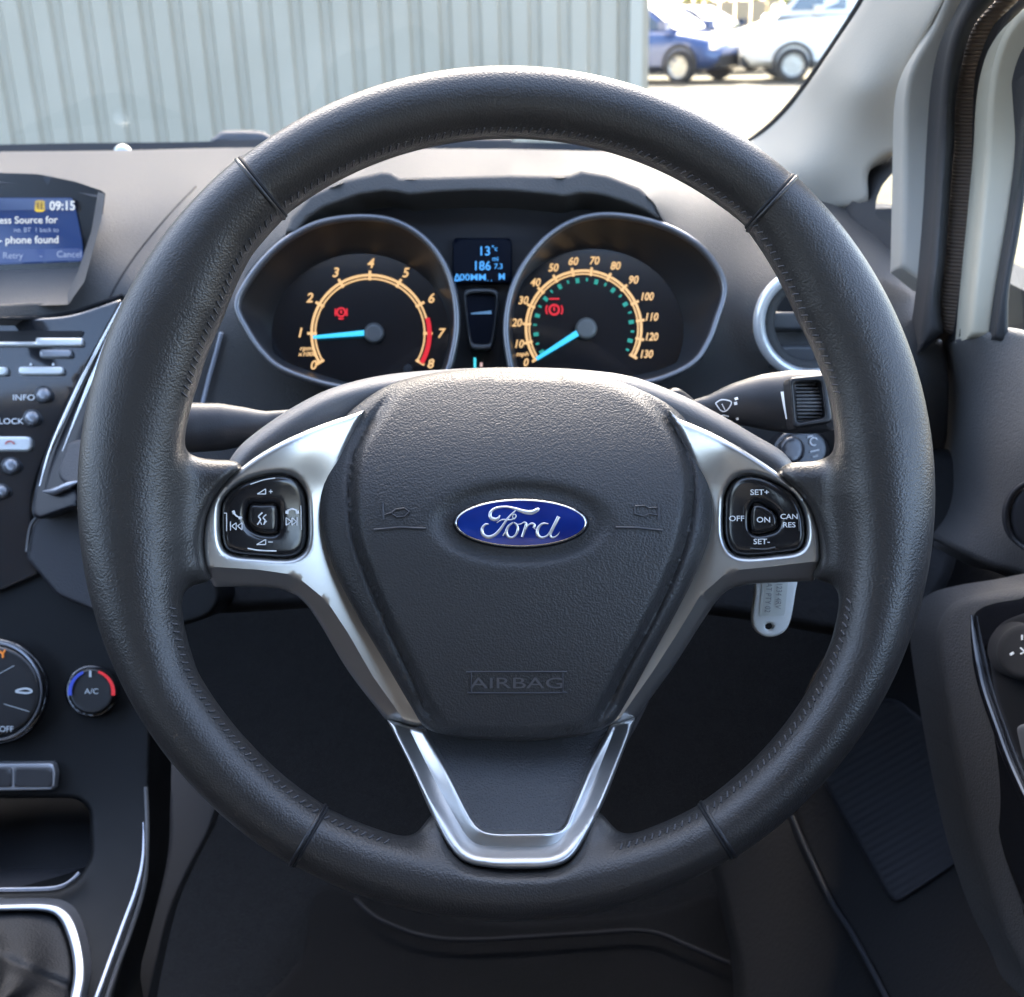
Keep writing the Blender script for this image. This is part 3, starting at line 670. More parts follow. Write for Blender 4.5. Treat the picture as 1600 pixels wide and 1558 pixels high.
class Off(Dep):
    def __init__(s, base, fn): s.b = Dep(base); s.f = fn
    def __call__(s, p): p = np.asarray(p, float); return s.b(p)+s.f(p)
_D = Dep.__init__
def _init(s, c):
    if isinstance(c, Off): s.__class__ = Off; s.b = c.b; s.f = c.f
    else: _D(s, c)
Dep.__init__ = _init
padD = Off(.5215, padx)
ink = mat('pad_emboss', (.05,.05,.055), .4)
# horn symbols (raised outlines)
strokes('horn_symbol', segs([(598,786),(599,812)], 4)+segs([(600,805),(612,801),(618,796),(632,794),(639,800),(632,807),(620,808),(612,803)], 2.6)+segs([(584,828),(625,824),(665,826)], 4), padD, ink, sw, lift=.0002, h=.0007)
strokes('horn_symbol', segs([(1029,786),(1029,812)], 4)+segs([(1027,793),(1014,794),(1008,790),(992,791),(992,803),(1006,807),(1014,803),(1027,805)], 2.6)+segs([(962,824),(1000,825),(1035,829)], 4), padD, ink, sw, lift=.0002, h=.0007)
# AIRBAG plate
fr = rect(736, 1050, 879, 1083, 4); fr = np.vstack([fr, fr[:1]])
strokes('airbag_frame', [(fr[::2], 3)], padD, ink, sw, lift=.0001, h=.0006)
texts('airbag_lettering', [('AIRBAG', 808, 1067, 17, {'sx': 1.75, 'bold': .0})], padD, mat('emboss2', (.09,.09,.095), .35), sw, lift=.0006)
# badge
DBg = .5225
bd_ = relief('badge', ell(814, 818, 107, 40, 80), DBg, mat('badge_black', (.01,.01,.012), .2), sw, edge=(6, .0025), thick=.004, step=9)
relief('badge_rim', ell(814, 817.5, 103, 37.5, 80), DBg-.0010, chrome, bd_, edge=(3, .0008), step=9, bstep=3)
bm_ = mat('badge_blue', (.008,.022,.22), .18, .35, coat=1., coat_r=.03); colvar(bm_, (.006,.012,.16), (.012,.05,.34), 45, 2, .3, .7)
dome = Off(DBg-.0016, lambda p: -.0012*(1-((p[:, 0]-814)/100)**2-((p[:, 1]-818)/35)**2))
relief('badge_field', ell(814, 817.5, 99, 34.5, 80), dome, bm_, bd_, step=6, bstep=3)
def cz(l): return [(680+x/5.714, 740+y/5.714) for x, y in l]
W_ = 1/5.714
ford = [(cz([(578,372),(556,404),(520,408),(492,388),(496,344),(540,310),(620,298),(700,310),(790,340),(860,348),(915,322),(930,312)]), [14*W_,26*W_,34*W_,30*W_,26*W_,22*W_,18*W_,24*W_,36*W_,40*W_,34*W_,12*W_]),
        (cz([(720,328),(660,385),(620,440),(580,500),(530,550),(470,568),(425,540),(420,492),(446,456),(478,452)]), [12*W_,18*W_,22*W_,26*W_,30*W_,32*W_,30*W_,26*W_,20*W_,10*W_]),
        (cz([(548,440),(600,412),(660,414),(705,402),(722,382),(712,364),(694,370),(692,392),(712,408)]), [8*W_,14*W_,14*W_,12*W_,12*W_,12*W_,10*W_,10*W_,8*W_]),
        (cz([(604,556),(640,500),(668,450)]), [12*W_,16*W_,12*W_]),
        (cz([(694,438),(655,470),(636,520),(650,560),(684,572),(718,548),(738,500),(726,456),(700,438)]), [12*W_,22*W_,28*W_,24*W_,20*W_,20*W_,24*W_,20*W_,12*W_]),
        (cz([(722,452),(760,452),(792,436),(812,448),(802,490),(776,566)]), [8*W_,10*W_,14*W_,24*W_,26*W_,22*W_]),
        (cz([(796,520),(826,468),(862,446),(886,460),(880,486)]), [12*W_,14*W_,20*W_,26*W_,22*W_]),
        (cz([(880,488),(900,500),(920,500)]), [10*W_,9*W_,8*W_]),
        (cz([(1010,450),(958,448),(918,490),(914,544),(950,572),(998,556),(1034,506)]), [12*W_,20*W_,28*W_,30*W_,22*W_,18*W_,14*W_]),
        (cz([(1104,384),(1080,430),(1048,490),(1026,545),(1046,572),(1086,556),(1112,520)]), [34*W_,30*W_,28*W_,26*W_,18*W_,12*W_,6*W_])]
strokes('badge_script', ford, dome, mat('script_silver', (.85,.85,.86), .22, .7), bd_, lift=.0002, h=.0005, step=1.2)
# pods
dP = [(a, b, c_+.0012) for a, b, c_ in dpT]
def shrink(o, f): c = o.mean(0); return c+(o-c)*f
ctl = spl([(392,790),(410,789),(428,789),(433,798),(433,826),(426,832),(406,830),(392,822),(388,810)], n=5)
cty = spl([(1174,798),(1180,789),(1192,790),(1208,800),(1214,812),(1212,824),(1202,829),(1184,832),(1174,826)], n=5)
for pod, ct, nm in ((podL, ctl, 'left'), (podR, cty, 'right')):
    pd = relief('control_pad', shrink(pod, .975), dP, btn, sw, edge=(12, .003), thick=.006, step=7, holes=[shrink(ct, 1.1)],
                label='audio and phone control pad' if nm == 'left' else 'cruise control pad')
    relief('pad_button', ct, [(a, b, c-.0012) for a, b, c in dP], btn, pd, edge=(6, .002), thick=.004, step=6)
    if nm == 'left':
        strokes('pad_symbols', [([(364,798),(366,803)], 4.5), ([(365,802),(370,807)], 2.4), ([(369,806),(374,809)], 2.4), ([(373,809),(378,810)], 4.5), ([(360,815),(360,829)], 1.6), *segs([(369,817),(362,822),(369,828),(369,817)], 1.5), *segs([(378,817),(371,822),(378,828),(378,817)], 1.5), 
            ([(350,802),(354,802)], 1.6), ([(354,802),(354,830)], 1.6), ([(448,803),(449,798)], 5), *segs([(449,798),(456,795),(464,798)], 2.8), ([(464,798),(465,803)], 5),
            *segs([(447,809),(455,815),(447,821),(447,809)], 1.5), *segs([(456,809),(463,815),(456,821),(456,809)], 1.5), ([(464,808),(464,821)], 1.6), ([(470,790),(471,828)], 1.2),
            *segs([(402,772),(415,764),(415,772),(402,772)], 1.6), ([(420,768),(426,768)], 1.4), ([(423,765),(423,771)], 1.4), ([(391,757),(412,750),(430,747)], 1.6),
            *segs([(401,851),(415,843),(415,851),(401,851)], 1.6), ([(419,847),(426,847)], 1.4), ([(387,857),(405,860),(432,861)], 2.2),
            ], dP, white_ink, pd, lift=.0009, h=.0001, step=1.5)
        strokes('pad_symbols', [([(410,801),(404,807),(407,812),(402,820)], 2.2), ([(416,804),(411,809),(414,813),(412,820)], 2.), ([(417,814),(413,818)], 1.6), ([(407,816),(409,820)], 1.6)], [(a, b, c-.0012) for a, b, c in dP], white_ink, pd, lift=.0012, h=.0001, step=1.5)
    else:
        texts('pad_lettering', [('SET+', 1187, 769, 8.5), ('OFF', 1151, 810, 8.5), ('ON', 1193, 812, 8.5), ('CAN', 1233, 807, 8), ('RES', 1233, 820, 8), ('SET-', 1190, 846, 8.5)], [(a, b, c-.0009) for a, b, c in dP], white_ink, pd, lift=.0012, sx=1.15, bold=.01)
        strokes('pad_marks', [([(1172,747),(1190,750),(1206,757)], 1.6), ([(1172,857),(1195,858),(1212,855)], 2.4), ([(1247,802),(1249,830)], 1.6)], dP, mat('mark_grey', (.12,.12,.12), .3), pd, lift=.0006, h=.0004)
# ------------------------------------------------ dashboard
db = thing('dashboard', (-.1, .95, .75), 'grey textured moulded dashboard behind the steering wheel and around the gauges', 'dashboard')
dsk = [(-80,236,1.24),(400,232,1.24),(800,232,1.24),(1000,240,1.20),(1180,262,1.10),(1330,322,.98),
       (-80,268,1.0),(150,290,.98),(300,300,.97),(420,300,.95),(560,262,.93),(800,256,.95),(1000,275,.93),
       (640,278,.83),(800,276,.83),(900,276,.83),(540,284,.83),(480,320,.84),(1010,306,.83),(1036,345,.83),
       (1100,300,.96),(1180,370,.92),(300,380,.90),(200,380,.90),(200,450,.87),(60,489,.86),(330,500,.86),(340,600,.87),(500,640,.87),
       (400,430,.85),(380,480,.845),(430,575,.85),(560,612,.86),(1130,455,.845),(1090,565,.85),(1000,612,.86),(1180,500,.85),(1240,620,.86),
       (1400,430,.88),(1460,540,.84),(1478,640,.86),(1350,600,.82),(1440,760,.92),(1100,690,.88)]
hoodc = [(375,470),(388,430),(415,398),(446,369),(455,342),(485,308),(540,284),(598,271),(612,273),(624,281),(700,279),(800,276),(878,278),(893,276),(908,270),(950,277),(1000,297),(1022,318),(1035,345),(1083,374),(1118,412),(1133,452),(1117,500),(1088,560),(1030,592),(970,604),(900,650),(600,650),(560,608),(500,597),(432,573),(405,540),(385,505)]
screenhole = [(-70,272),(0,274),(60,279),(112,289),(157,303),(153,330),(141,380),(126,432),(106,470),(-70,478)]
skin = relief('top_panel', np.array([(-90,237),(0,237),(200,235),(300,232),(420,230),(600,232),(800,233),(1000,238),(1100,248),(1180,264),(1260,290),(1330,320),(1390,352),(1432,395),(1460,450),(1476,520),(1483,600),(1480,680),(1462,760),(1440,800),(1250,790),(1100,720),(1000,690),(600,690),(440,720),(300,800),(150,800),(120,640),(160,560),(197,466),(166,474),(100,494),(0,499),(-90,499)], float),
       dsk, dashm, db, holes=[hoodc, np.array(screenhole, float)], edge=(6, .004), thick=.03, step=11, bstep=6, sharp=50)
ptube('panel_seam', spl([(306,292),(262,338),(215,395),(185,440),(168,474)], False, 8), dsk, .0009, blkm, db, lift=-.0002, sec=6)
ptube('panel_seam', spl([(-90,497),(40,497),(105,490),(150,476),(192,461)], False, 8), dsk, .0016, blkm, db, lift=.0, sec=6)
ptube('panel_edge', [(346,520),(338,550),(326,592),(314,640)], [(a, b_, c-.004) for a, b_, c in dsk], .0016, mat('edge_pale', (.35,.37,.42), .4), db, sec=8)
# cowl strip and small sensor on the top edge
relief('cowl_strip', np.array([(-90,229),(0,226),(100,224),(300,222),(420,218),(640,221),(800,222),(900,224),(1000,232),(1100,246),(1100,262),(1000,254),(800,246),(420,240),(0,248),(-90,250)], float), 1.27, mat('cowl', (.02,.02,.022), .7), db, thick=.02, step=12)
sen = thing('light_sensor', P1(192, 240, 1.2), 'small clear domed sensor on the far edge of the dashboard', 'sensor')
bm = bmesh.new(); bmesh.ops.create_uvsphere(bm, u_segments=16, v_segments=10, radius=.0095); me = bpy.data.meshes.new('lens'); bm.to_mesh(me); bm.free()
me.materials.append(mat('sensor', (.55,.55,.5), .15, .4)); me.shade_smooth(); o = bpy.data.objects.new('lens', me); S.collection.objects.link(o); o.parent = sen
relief('collar', ell(192, 243, 19, 7, 20), 1.205, blk, sen, thick=.01, step=5)
wz = thing('windscreen_wiper', P1(380, 216, 1.36), 'grey wiper arm cover at the foot of the windscreen', 'wiper')
relief('arm_cover', spl([(334,224),(342,208),(352,204),(400,204),(418,209),(434,224)], n=5), 1.36, mat('wiper_grey', (.04,.045,.055), .5), wz, edge=(8, .01), thick=.06, step=6)
ptube('blade', [(434,222),(520,224),(640,225),(800,226)], 1.36, .007, blk, wz, sec=8)
# hood lip
hl_o = [(446,366),(455,342),(485,308),(540,284),(598,271),(612,273),(624,281),(700,279),(800,276),(878,278),(893,276),(908,270),(950,277),(1000,297),(1022,318),(1036,348)]
hl_i = [(1028,343),(1004,328),(976,317),(946,308),(924,304),(905,304),(884,309),(860,306),(800,300),(740,299),(680,302),(640,306),(622,302),(600,300),(560,306),(505,326),(480,342),(462,366)]
relief('binnacle_hood', np.vstack([resample(np.array(hl_o, float)-[0, 4], 5, False), resample(np.array(hl_i, float), 5, False)]), [(460,350,.832),(800,275,.826),(800,300,.822),(1030,345,.832),(620,290,.826),(900,290,.826)], dashm, db, edge=(7, .005), thick=.065, step=6, sharp=55)
# ------------------------------------------------ instrument cluster
ic = thing('instrument_cluster', P1(750, 500, .87), 'instrument cluster with two glowing amber dials and blue display', 'instrument cluster')
lens = mat('cluster_face', (.006,.007,.010), .18, spec=.5, coat=.3)
relief('back_panel', resample(np.array(hoodc, float), 8)*1.0, [(400,500,.885),(1100,500,.885),(750,290,.872),(750,640,.885)], mat('cluster_back', (.010,.011,.016), .35), ic, step=16, thick=.02)
bzL = spl([(371,480),(384,446),(412,408),(450,374),(500,349),(560,340),(615,346),(660,371),(692,410),(709,456),(714,505),(708,550),(696,585),(660,612),(600,618),(560,610),(500,598),(440,576),(410,550),(388,518)], n=6)
bzR = spl([(1132,455),(1120,418),(1086,380),(1030,351),(960,337),(905,343),(858,369),(822,410),(800,455),(791,505),(794,550),(806,588),(850,612),(910,618),(965,605),(1030,593),(1082,568),(1106,535),(1120,498)], n=6)
bzm = mat('bezel_satin', (.20,.20,.21), .34, .8); cone = mat('gauge_bowl', (.022,.020,.020), .34, spec=.5)
for nm, bz, cx, cy_, lab in (('tachometer', bzL, 578, 520, 'rev counter dial reading one'), ('speedometer', bzR, 914, 513, 'speed dial with its needle at zero')):
    g_ = P1(cx, cy_, .875)
    q = resample(bz, 7); zin = .876
    # bowl: rings from bezel to dial plate
    cin = ell(cx+(-12 if nm == 'tachometer' else 12), cy_+8, 128, 112, len(q), 0)
    ang_q = np.arctan2(q[:, 1]-cy_, q[:, 0]-cx); cc = np.stack([cx+(-14 if nm == 'tachometer' else 14)+140*np.cos(ang_q), cy_+4+128*np.sin(ang_q)], 1)
    rr = np.minimum(1, .92/np.maximum(1e-6, np.hypot(cc[:, 0]-cx, cc[:, 1]-cy_)/np.hypot(q[:, 0]-cx, q[:, 1]-cy_)))[:, None]
    cc = np.array([cx, cy_])+(cc-[cx, cy_])*rr
    rings = []
    for t in np.linspace(0, 1, 7):
        e = q*(1-t)+cc*t; rings.append(P(e[:, 0], e[:, 1], np.full(len(e), .836+(zin-.836)*t**.8)))
    n = len(q); V = np.vstack(rings); F = [(i*n+k, i*n+(k+1) % n, (i+1)*n+(k+1) % n, (i+1)*n+k) for i in range(6) for k in range(n)]
    gg = link(nm, V, F, cone, ic, label=lab)
    tube('bezel', P(q[:, 0], q[:, 1], np.full(n, .835)), .0026, bzm, gg, closed=True, sec=12, asp=1.6)
    relief('dial_face', cc, .8765, lens, gg, step=14)
    # outer shroud from bezel back so that the rim is solid
amb = mat('amber_print', (.3,.22,.12), .5, em=lin((255,200,130)), ems=.95)
redp = mat('red_print', (.3,.02,.02), .5, em=lin((235,20,35)), ems=.85)
teal = mat('teal_print', (.02,.2,.16), .5, em=lin((40,150,125)), ems=.8)
cyan = mat('needle_blue', (.05,.3,.4), .5, em=lin((60,200,250)), ems=1.1)
dispb = mat('display_blue', (.05,.2,.4), .5, em=lin((80,170,250)), ems=.95)
capm = mat('needle_cap', (.09,.09,.09), .35)
tach = [o for o in ic.children if o.name == 'tachometer'][0]; spd = [o for o in ic.children if o.name == 'speedometer'][0]
DD = .8755
def pol(cx, cy_, r, a): a = math.radians(a); return (cx+r*math.cos(a), cy_-r*math.sin(a))
def arc(cx, cy_, r, a0, a1, n=20): return [pol(cx, cy_, r, a0+(a1-a0)*k/n) for k in range(n+1)]
TC = (578, 521); L = []; gap = 1.2
for k in range(8):
    a0, a1 = 210-30*k-gap, 210-30*(k+1)+gap
    L.append((arc(*TC, 91, a0, a1, 8), 4.2 if k < 6 else 3))
    L.append((arc(*TC, 85.5, a0, a1, 8), 2.6))
for k in range(9): L.append(([pol(*TC, 83, 210-30*k), pol(*TC, 98, 210-30*k)], 4.2))
strokes('dial_scale', L, DD, amb, tach, lift=.0004, step=2)
strokes('red_zone', [(arc(*TC, 93, 15, -30, 14), 7)], DD, redp, tach, lift=.0007, step=2)
T = [(str(k), *pol(*TC, 110, 209-29.8*k), 14.5) for k in range(9)]
T[0] = ('0', 489, 570, 14); T[8] = ('8', 672, 568, 14)
T += [('rpm', 478, 544, 6.5, {'sx': 1.3}), ('x1000', 480, 553, 6.5, {'sx': 1.2})]
texts('dial_numerals', T, DD, amb, tach, lift=.0004, shear=.22, bold=.022)
strokes('needle', [([(584,519),(489,527)], [9, 5])], DD-.004, cyan, tach, lift=.0, h=.0004)
relief('needle_cap', ell(584, 520, 16, 16, 32), DD-.006, capm, tach, edge=(5, .003), thick=.005, step=5)
strokes('warning_lamp', [(arc(533, 488, 6.5, 0, 360, 12), 3), ([(524,494),(524,482)], 2.2), ([(542,494),(542,482)], 2.2), ([(529,498),(537,498)], 2.5), ([(533,485),(533,490)], 3)], DD, redp, tach, lift=.0005, step=2)
SC = (912, 513); L = []; st_ = 242.5/13; A0 = 213.
for k in range(13):
    a0, a1 = A0-st_*k-1.4, A0-st_*(k+1)+1.4
    L.append((arc(*SC, 90, a0, a1, 6), 4.2)); L.append((arc(*SC, 85, a0, a1, 6), 2.4))
for k in range(14): L.append(([pol(*SC, 82.5, A0-st_*k), pol(*SC, 96, A0-st_*k)], 4))
strokes('dial_scale', L, DD, amb, spd, lift=.0004, step=2)
pos = [(821,566),(810,537),(807,504),(817,469),(836,441),(864,418),(895,408),(928,407),(961,415),(989,437),(1010,463),(1017,495),(1017,526),(1009,553)]
texts('dial_numerals', [(str(k*10), x, y, 12, {'sx': .9 if k < 10 else .82}) for k, (x, y) in enumerate(pos)]+[('mph', 816, 553, 6.5, {'sx': 1.2})], DD, amb, spd, lift=.0004, shear=.22, bold=.025)
L = []
for k in range(22):
    a = A0-242.5*(k+.3)/21.6
    c = pol(*SC, 76, a); L.append(([pol(*SC, 73.5 if k % 2 else 71, a), pol(*SC, 79, a)], 6 if k % 2 == 0 else 3))
strokes('km_marks', L, DD, teal, spd, lift=.0004, step=2)
strokes('needle', [([(914,513),(838,561)], [10, 5.5])], DD-.004, cyan, spd, h=.0004)
relief('needle_cap', ell(916, 513, 17, 17, 32), DD-.006, mat('needle_cap2', (.14,.14,.13), .35), spd, edge=(5, .003), thick=.005, step=5)
strokes('warning_lamp', [(arc(866, 484, 7.5, 0, 360, 12), 3.4), ([(855,491),(853,484),(855,477)], 2.4), ([(877,491),(879,484),(877,477)], 2.4), ([(866,479),(866,486)], 2.6), ([(858,467),(874,467)], 2.5)], DD, redp, spd, lift=.0005, step=2)
relief('trip_reset', ell(638, 577, 8, 8, 20), DD-.002, blk, tach, edge=(3, .002), thick=.004, step=4)
# centre displays
cdp = relief('info_display', rect(707, 372, 800, 442, 6), .866, mat('display_off', (.004,.006,.014), .4, spec=.1), ic, edge=(3, .001), thick=.006, step=14)
texts('display_digits', [('13', 757, 392, 14, {'sx': 1.0}), ('\u00b0c', 768, 388, 8, {'align': 'L'}), ('186', 753, 415, 14, {'sx': .95}), ('mi', 774, 404, 7), ('7.3', 779, 416, 8), ('00MM', 739, 433, 10, {'sx': 1.15}), ('. .', 765, 435, 8), ('M', 784, 432, 10)], .8655, dispb, cdp, lift=.0008, bold=.012)
strokes('warning_symbol', [([(711,438),(714,428),(717,438),(709,438)], 2), ([(706,438),(720,438)], 2)], .8655, dispb, cdp, lift=.0008, step=2)
sf = spl([(724,462),(727,454),(740,451),(765,451),(776,454),(779,462),(776,500),(769,540),(762,546),(742,546),(734,540),(728,505)], n=5)
sf2 = shrink(sf, .84)
fr_ = relief('fuel_window', sf, .862, mat('fuel_frame', (.10,.10,.10), .3, .3), ic, holes=[sf2], edge=(3, .002), thick=.008, step=5)
relief('fuel_display', shrink(sf, .9), .868, mat('display_off', (.004,.006,.014), .4, spec=.1), ic, step=9)
strokes('fuel_level', [([(736,490),(768,488)], [2, 5.5])], .8675, mat('fuel_blue', (.1,.2,.3), .5, em=lin((90,130,170)), ems=.8), fr_, lift=.0005)
texts('gear_lamp', [('1', 742, 567, 15)], .8655, mat('lamp_cyan', (.05,.3,.4), .5, em=lin((80,230,240)), ems=1.), ic, lift=.001, bold=.04)
strokes('door_lamp', [([(750,570),(754,570)], 7)], .8655, mat('lamp_pink', (.3,.2,.2), .5, em=lin((240,200,190)), ems=.8), ic)
# ------------------------------------------------ infotainment screen
sc = thing('infotainment_screen', P1(40, 360, .93), 'small blue infotainment screen recessed in the dashboard at the left edge', 'screen')
relief('recess_back', np.array([(-70,268),(60,272),(118,284),(165,300),(160,340),(135,428),(-70,436)], float), [(0,280,.925),(150,300,.92),(0,430,.935)], mat('screen_surround', (.006,.006,.008), .25), sc, step=16)
sr = relief('screen', np.array([(-70,309),(113,309),(120,340),(127,375),(130,408),(-70,416)], float), [(0,280,.923),(150,300,.918),(0,430,.933)], mat('screen_blue', (.01,.02,.06), .15, em=lin((48,72,128)), ems=.72), sc, step=16, thick=.002)
sd_ = [(0,280,.921),(150,300,.916),(0,430,.931)]
relief('header_bar', np.array([(-70,310),(113,310),(117,327),(-70,330)], float), sd_, mat('screen_hdr', (.01,.02,.06), .3, em=lin((82,104,150)), ems=.7), sr, step=16)
relief('footer_bar', np.array([(-70,392),(128,388),(130,406),(-70,414)], float), sd_, mat('screen_ftr', (.01,.02,.06), .3, em=lin((66,88,150)), ems=.7), sr, step=16)
txw = mat('screen_text', (.3,.3,.3), .5, em=lin((230,232,225)), ems=.85); txd = mat('screen_text_dim', (.2,.2,.2), .5, em=lin((150,165,205)), ems=.8)
texts('screen_lettering', [('09:15', 118, 321, 14, {'align': 'R', 'bold': .02, 'sx': .92}), ('Press Source for', 90, 343, 11, {'align': 'R'}), ('- phone found', 92, 374, 11.5, {'align': 'R'})], sd_, txw, sr, lift=.0014, rot=-.01, bold=.01)
texts('screen_options', [('no. BT  1 back to', 92, 359, 7, {'align': 'R'}), ('Retry', 20, 399, 10), ('-', 64, 399, 10), ('Cancel', 108, 397, 10)], sd_, txd, sr, lift=.0014)
relief('status_icon', rect(54, 313, 70, 331, 2), sd_, mat('icon_yellow', (.3,.25,.02), .5, em=lin((240,200,40)), ems=.9), sr, thick=.0, step=8)
strokes('status_icon_bars', [([(59,317),(59,326)], 1.5), ([(65,317),(65,326)], 1.5)], [(a, b, c-.0006) for a, b, c in sd_], blkm, sr, lift=.001, step=2)
relief('shelf', np.array([(-70,424),(130,418),(146,380),(152,400),(128,445),(108,476),(-70,482)], float), [(0,424,.925),(0,478,.862),(130,424,.918),(104,474,.862)], dashm, sc, step=10)
relief('recess_side', np.array([(153,300),(164,303),(158,345),(132,440),(108,474),(100,470),(122,424),(143,360)], float), [(157,303,.90),(107,472,.862),(145,340,.905),(120,430,.885)], dashm, sc, step=8)
relief('recess_top', np.array([(-70,268),(0,270),(60,275),(118,285),(160,301),(150,309),(110,297),(50,288),(-70,284)], float), [(0,270,.93),(0,284,.925),(150,305,.92)], blk, sc, step=10)
# ------------------------------------------------ right-hand vent
av = thing('air_vent', P1(1262, 505, .83), 'round side air vent with pale silver ring behind the wheel rim', 'air vent')
q = ell(1266, 505, 80, 80, 72); vd = [(1190,505,.822),(1340,505,.822),(1266,590,.835)]
tube('ring', P(q[:, 0], q[:, 1], Dep(vd)(q)), .0042, mat('vent_ring', (.78,.79,.80), .3, .55), av, closed=True, sec=14, asp=1.3)
tube('inner_ring', P(*(lambda a: (a[:, 0], a[:, 1]))(ell(1266, 505, 66, 68, 64)), Dep([(a, b, c+.006) for a, b, c in vd])(ell(1266, 505, 66, 68, 64))), .0045, dashm, av, closed=True, sec=10)
relief('barrel', ell(1266, 505, 72, 72, 48), [(a, b, c+.03) for a, b, c in vd], blkm, av, step=18)
for y, t in ((487, 14), (540, 20), (580, 10)): relief('vane', rect(1204, y, 1330, y+t+14, 5), [(a, b, c+.008) for a, b, c in vd], mat('vane_grey', (.07,.073,.08), .4), av, edge=(5, .004), thick=.02, step=9)
# ------------------------------------------------ light switch below vent
ls = thing('light_switch', P1(1262, 700, .80), 'round black light switch half hidden under the wiper stalk', 'switch')
relief('dial', ell(1252, 704, 46, 36, 40), .80, btn, ls, edge=(8, .005), thick=.02, step=8)
relief('knob', ell(1238, 703, 20, 22, 32), .785, mat('knob_gloss', (.05,.05,.055), .15, coat=.5), ls, edge=(6, .004), thick=.014, step=6)
strokes('dial_symbols', [(arc(1272, 690, 6, 30, 300, 8), 2), ([(1266,706),(1280,703)], 2), ([(1270,714),(1278,712)], 2), ([(1262,683),(1270,681)], 2)], .7985, white_ink, ls, step=2)
# ------------------------------------------------ stalks, column shroud
colm = thing('steering_column', P1(750, 660, .66), 'dark plastic steering column shroud behind the wheel hub', 'column shroud')
relief('upper_shroud', spl([(420,670),(445,648),(470,640),(520,636),(620,628),(900,628),(1040,636),(1062,615),(1078,630),(1090,690),(1090,900),(980,1100),(640,1100),(480,900),(420,740)], n=5), [(430,660,.66),(1080,660,.66),(750,630,.64),(750,1000,.64)], dashdk, colm, edge=(20, .02), thick=.12, step=16)
relief('boot', spl([(1042,612),(1056,606),(1072,614),(1090,632),(1090,652),(1060,650),(1046,634)], n=5), .638, blk, colm, edge=(8, .006), thick=.03, step=6)
relief('boot', spl([(428,668),(440,650),(455,641),(472,640),(480,650),(470,668),(440,690)], n=5), .638, mat('boot_grey', (.09,.09,.095), .5), colm, edge=(8, .006), thick=.03, step=6)
stm = mat('stalk_plastic', (.03,.03,.033), .42, bump=('grain', 1300, .15, .0003))
def stalk(nm, axis, rad, d0, d1, par, asp=.8, M=stm):
    q = spl(axis, False, 8); r = np.interp(np.linspace(0, 1, len(q)), np.linspace(0, 1, len(rad)), rad); d = np.linspace(d0, d1, len(q))
    return tube(nm, P(q[:, 0], q[:, 1], d), list(r*d/FPX), M, par, sec=28, asp=asp)
ws = thing('wiper_stalk', P1(1060, 635, .62), 'black wiper stalk with white wiper symbols and ribbed thumb wheel', 'stalk')
stalk('lever', [(1040,640),(1075,640),(1110,637),(1150,631),(1190,628),(1230,628),(1270,628),(1300,627),(1316,627)], [11,13,20,33,43,49,50,46,30], .635, .60, ws)
relief('thumbwheel_frame', fil([(1232,590),(1292,584),(1302,660),(1238,671)], 8), .580, blk, ws, holes=[fil([(1241,599),(1281,596),(1288,652),(1246,660)], 5)], edge=(4, .003), thick=.012, step=6)
V = []; F = []; n = 10
for k in range(11):
    y0 = 599+5.6*k; t0 = (k-5)/5.
    for j, (dy, dz) in enumerate(((0, .0), (.8, -.0016), (3.6, -.0016), (4.4, 0))):
        for x in (1243, 1285): V.append(P1(x+(y0-599)*.07, y0+dy, .586+.006*t0*t0+dz))
V = np.array(V); m_ = len(V)//2; F = [(2*i, 2*i+1, 2*i+3, 2*i+2) for i in range(m_-1)]
link('thumbwheel', V, F, mat('thumb_grey', (.13,.13,.135), .3, coat=.2), ws, sharp=20)
sdp = [(1100,640,.607),(1160,628,.590),(1225,628,.576),(1160,600,.597),(1160,660,.597)]
strokes('stalk_symbols', [([(1222,612),(1225,633),(1229,655)], [5,3.5,2]), ([(1118,630),(1126,625),(1135,625),(1143,629),(1136,641),(1127,642),(1118,630)], 2), ([(1133,641),(1128,631)], 1.6),
        ([(1148,624),(1153,622)], 4), ([(1147,631),(1152,630)], 5), ([(1150,655),(1154,654)], 4), ([(1122,652),(1130,649),(1139,651)], 2), ([(1124,657),(1135,657)], 2.4)], [(a, b, c-.0022) for a, b, c in sdp], white_ink, ws, lift=.0, step=2)
ist = thing('indicator_stalk', P1(430, 660, .62), 'plain black indicator stalk behind the left spoke', 'stalk')
stalk('lever', [(250,668),(262,668),(300,668),(345,667),(385,666),(420,662),(460,655),(490,648)], [20,36,39,37,30,20,16,14], .60, .635, ist)
# ignition key tag
kt = thing('key_tag', P1(1210, 905, .6), 'white plastic key tag with grey writing hanging below the right spoke', 'key tag')
tg = relief('tag', spl([(1184,890),(1214,888),(1246,890),(1242,930),(1236,965),(1228,984),(1212,994),(1194,994),(1180,984),(1175,965),(1179,930)], n=5), .60, mat('tag_white', (.72,.74,.70), .35), kt, holes=[ell(1202, 979, 7, 5.5, 18)], edge=(4, .0015), thick=.003, step=7)
relief('tag_label', fil([(1192,900),(1232,900),(1226,962),(1186,962)], 3), .5995, mat('tag_paper', (.6,.62,.56), .6), tg, step=10)
texts('tag_writing', [('RAT PTY 02', 1201, 931, 9, {'rot': 1.64, 'sx': .8}), ('1234 4RV', 1217, 931, 9, {'rot': 1.64, 'sx': .8})], .5990, mat('tag_ink', (.22,.22,.21), .6), tg, lift=.0004)
tube('key_ring', P(*ell(1204, 876, 26, 34, 24).T, np.full(24, .605)), .0009, chrome, kt, closed=True, sec=6)
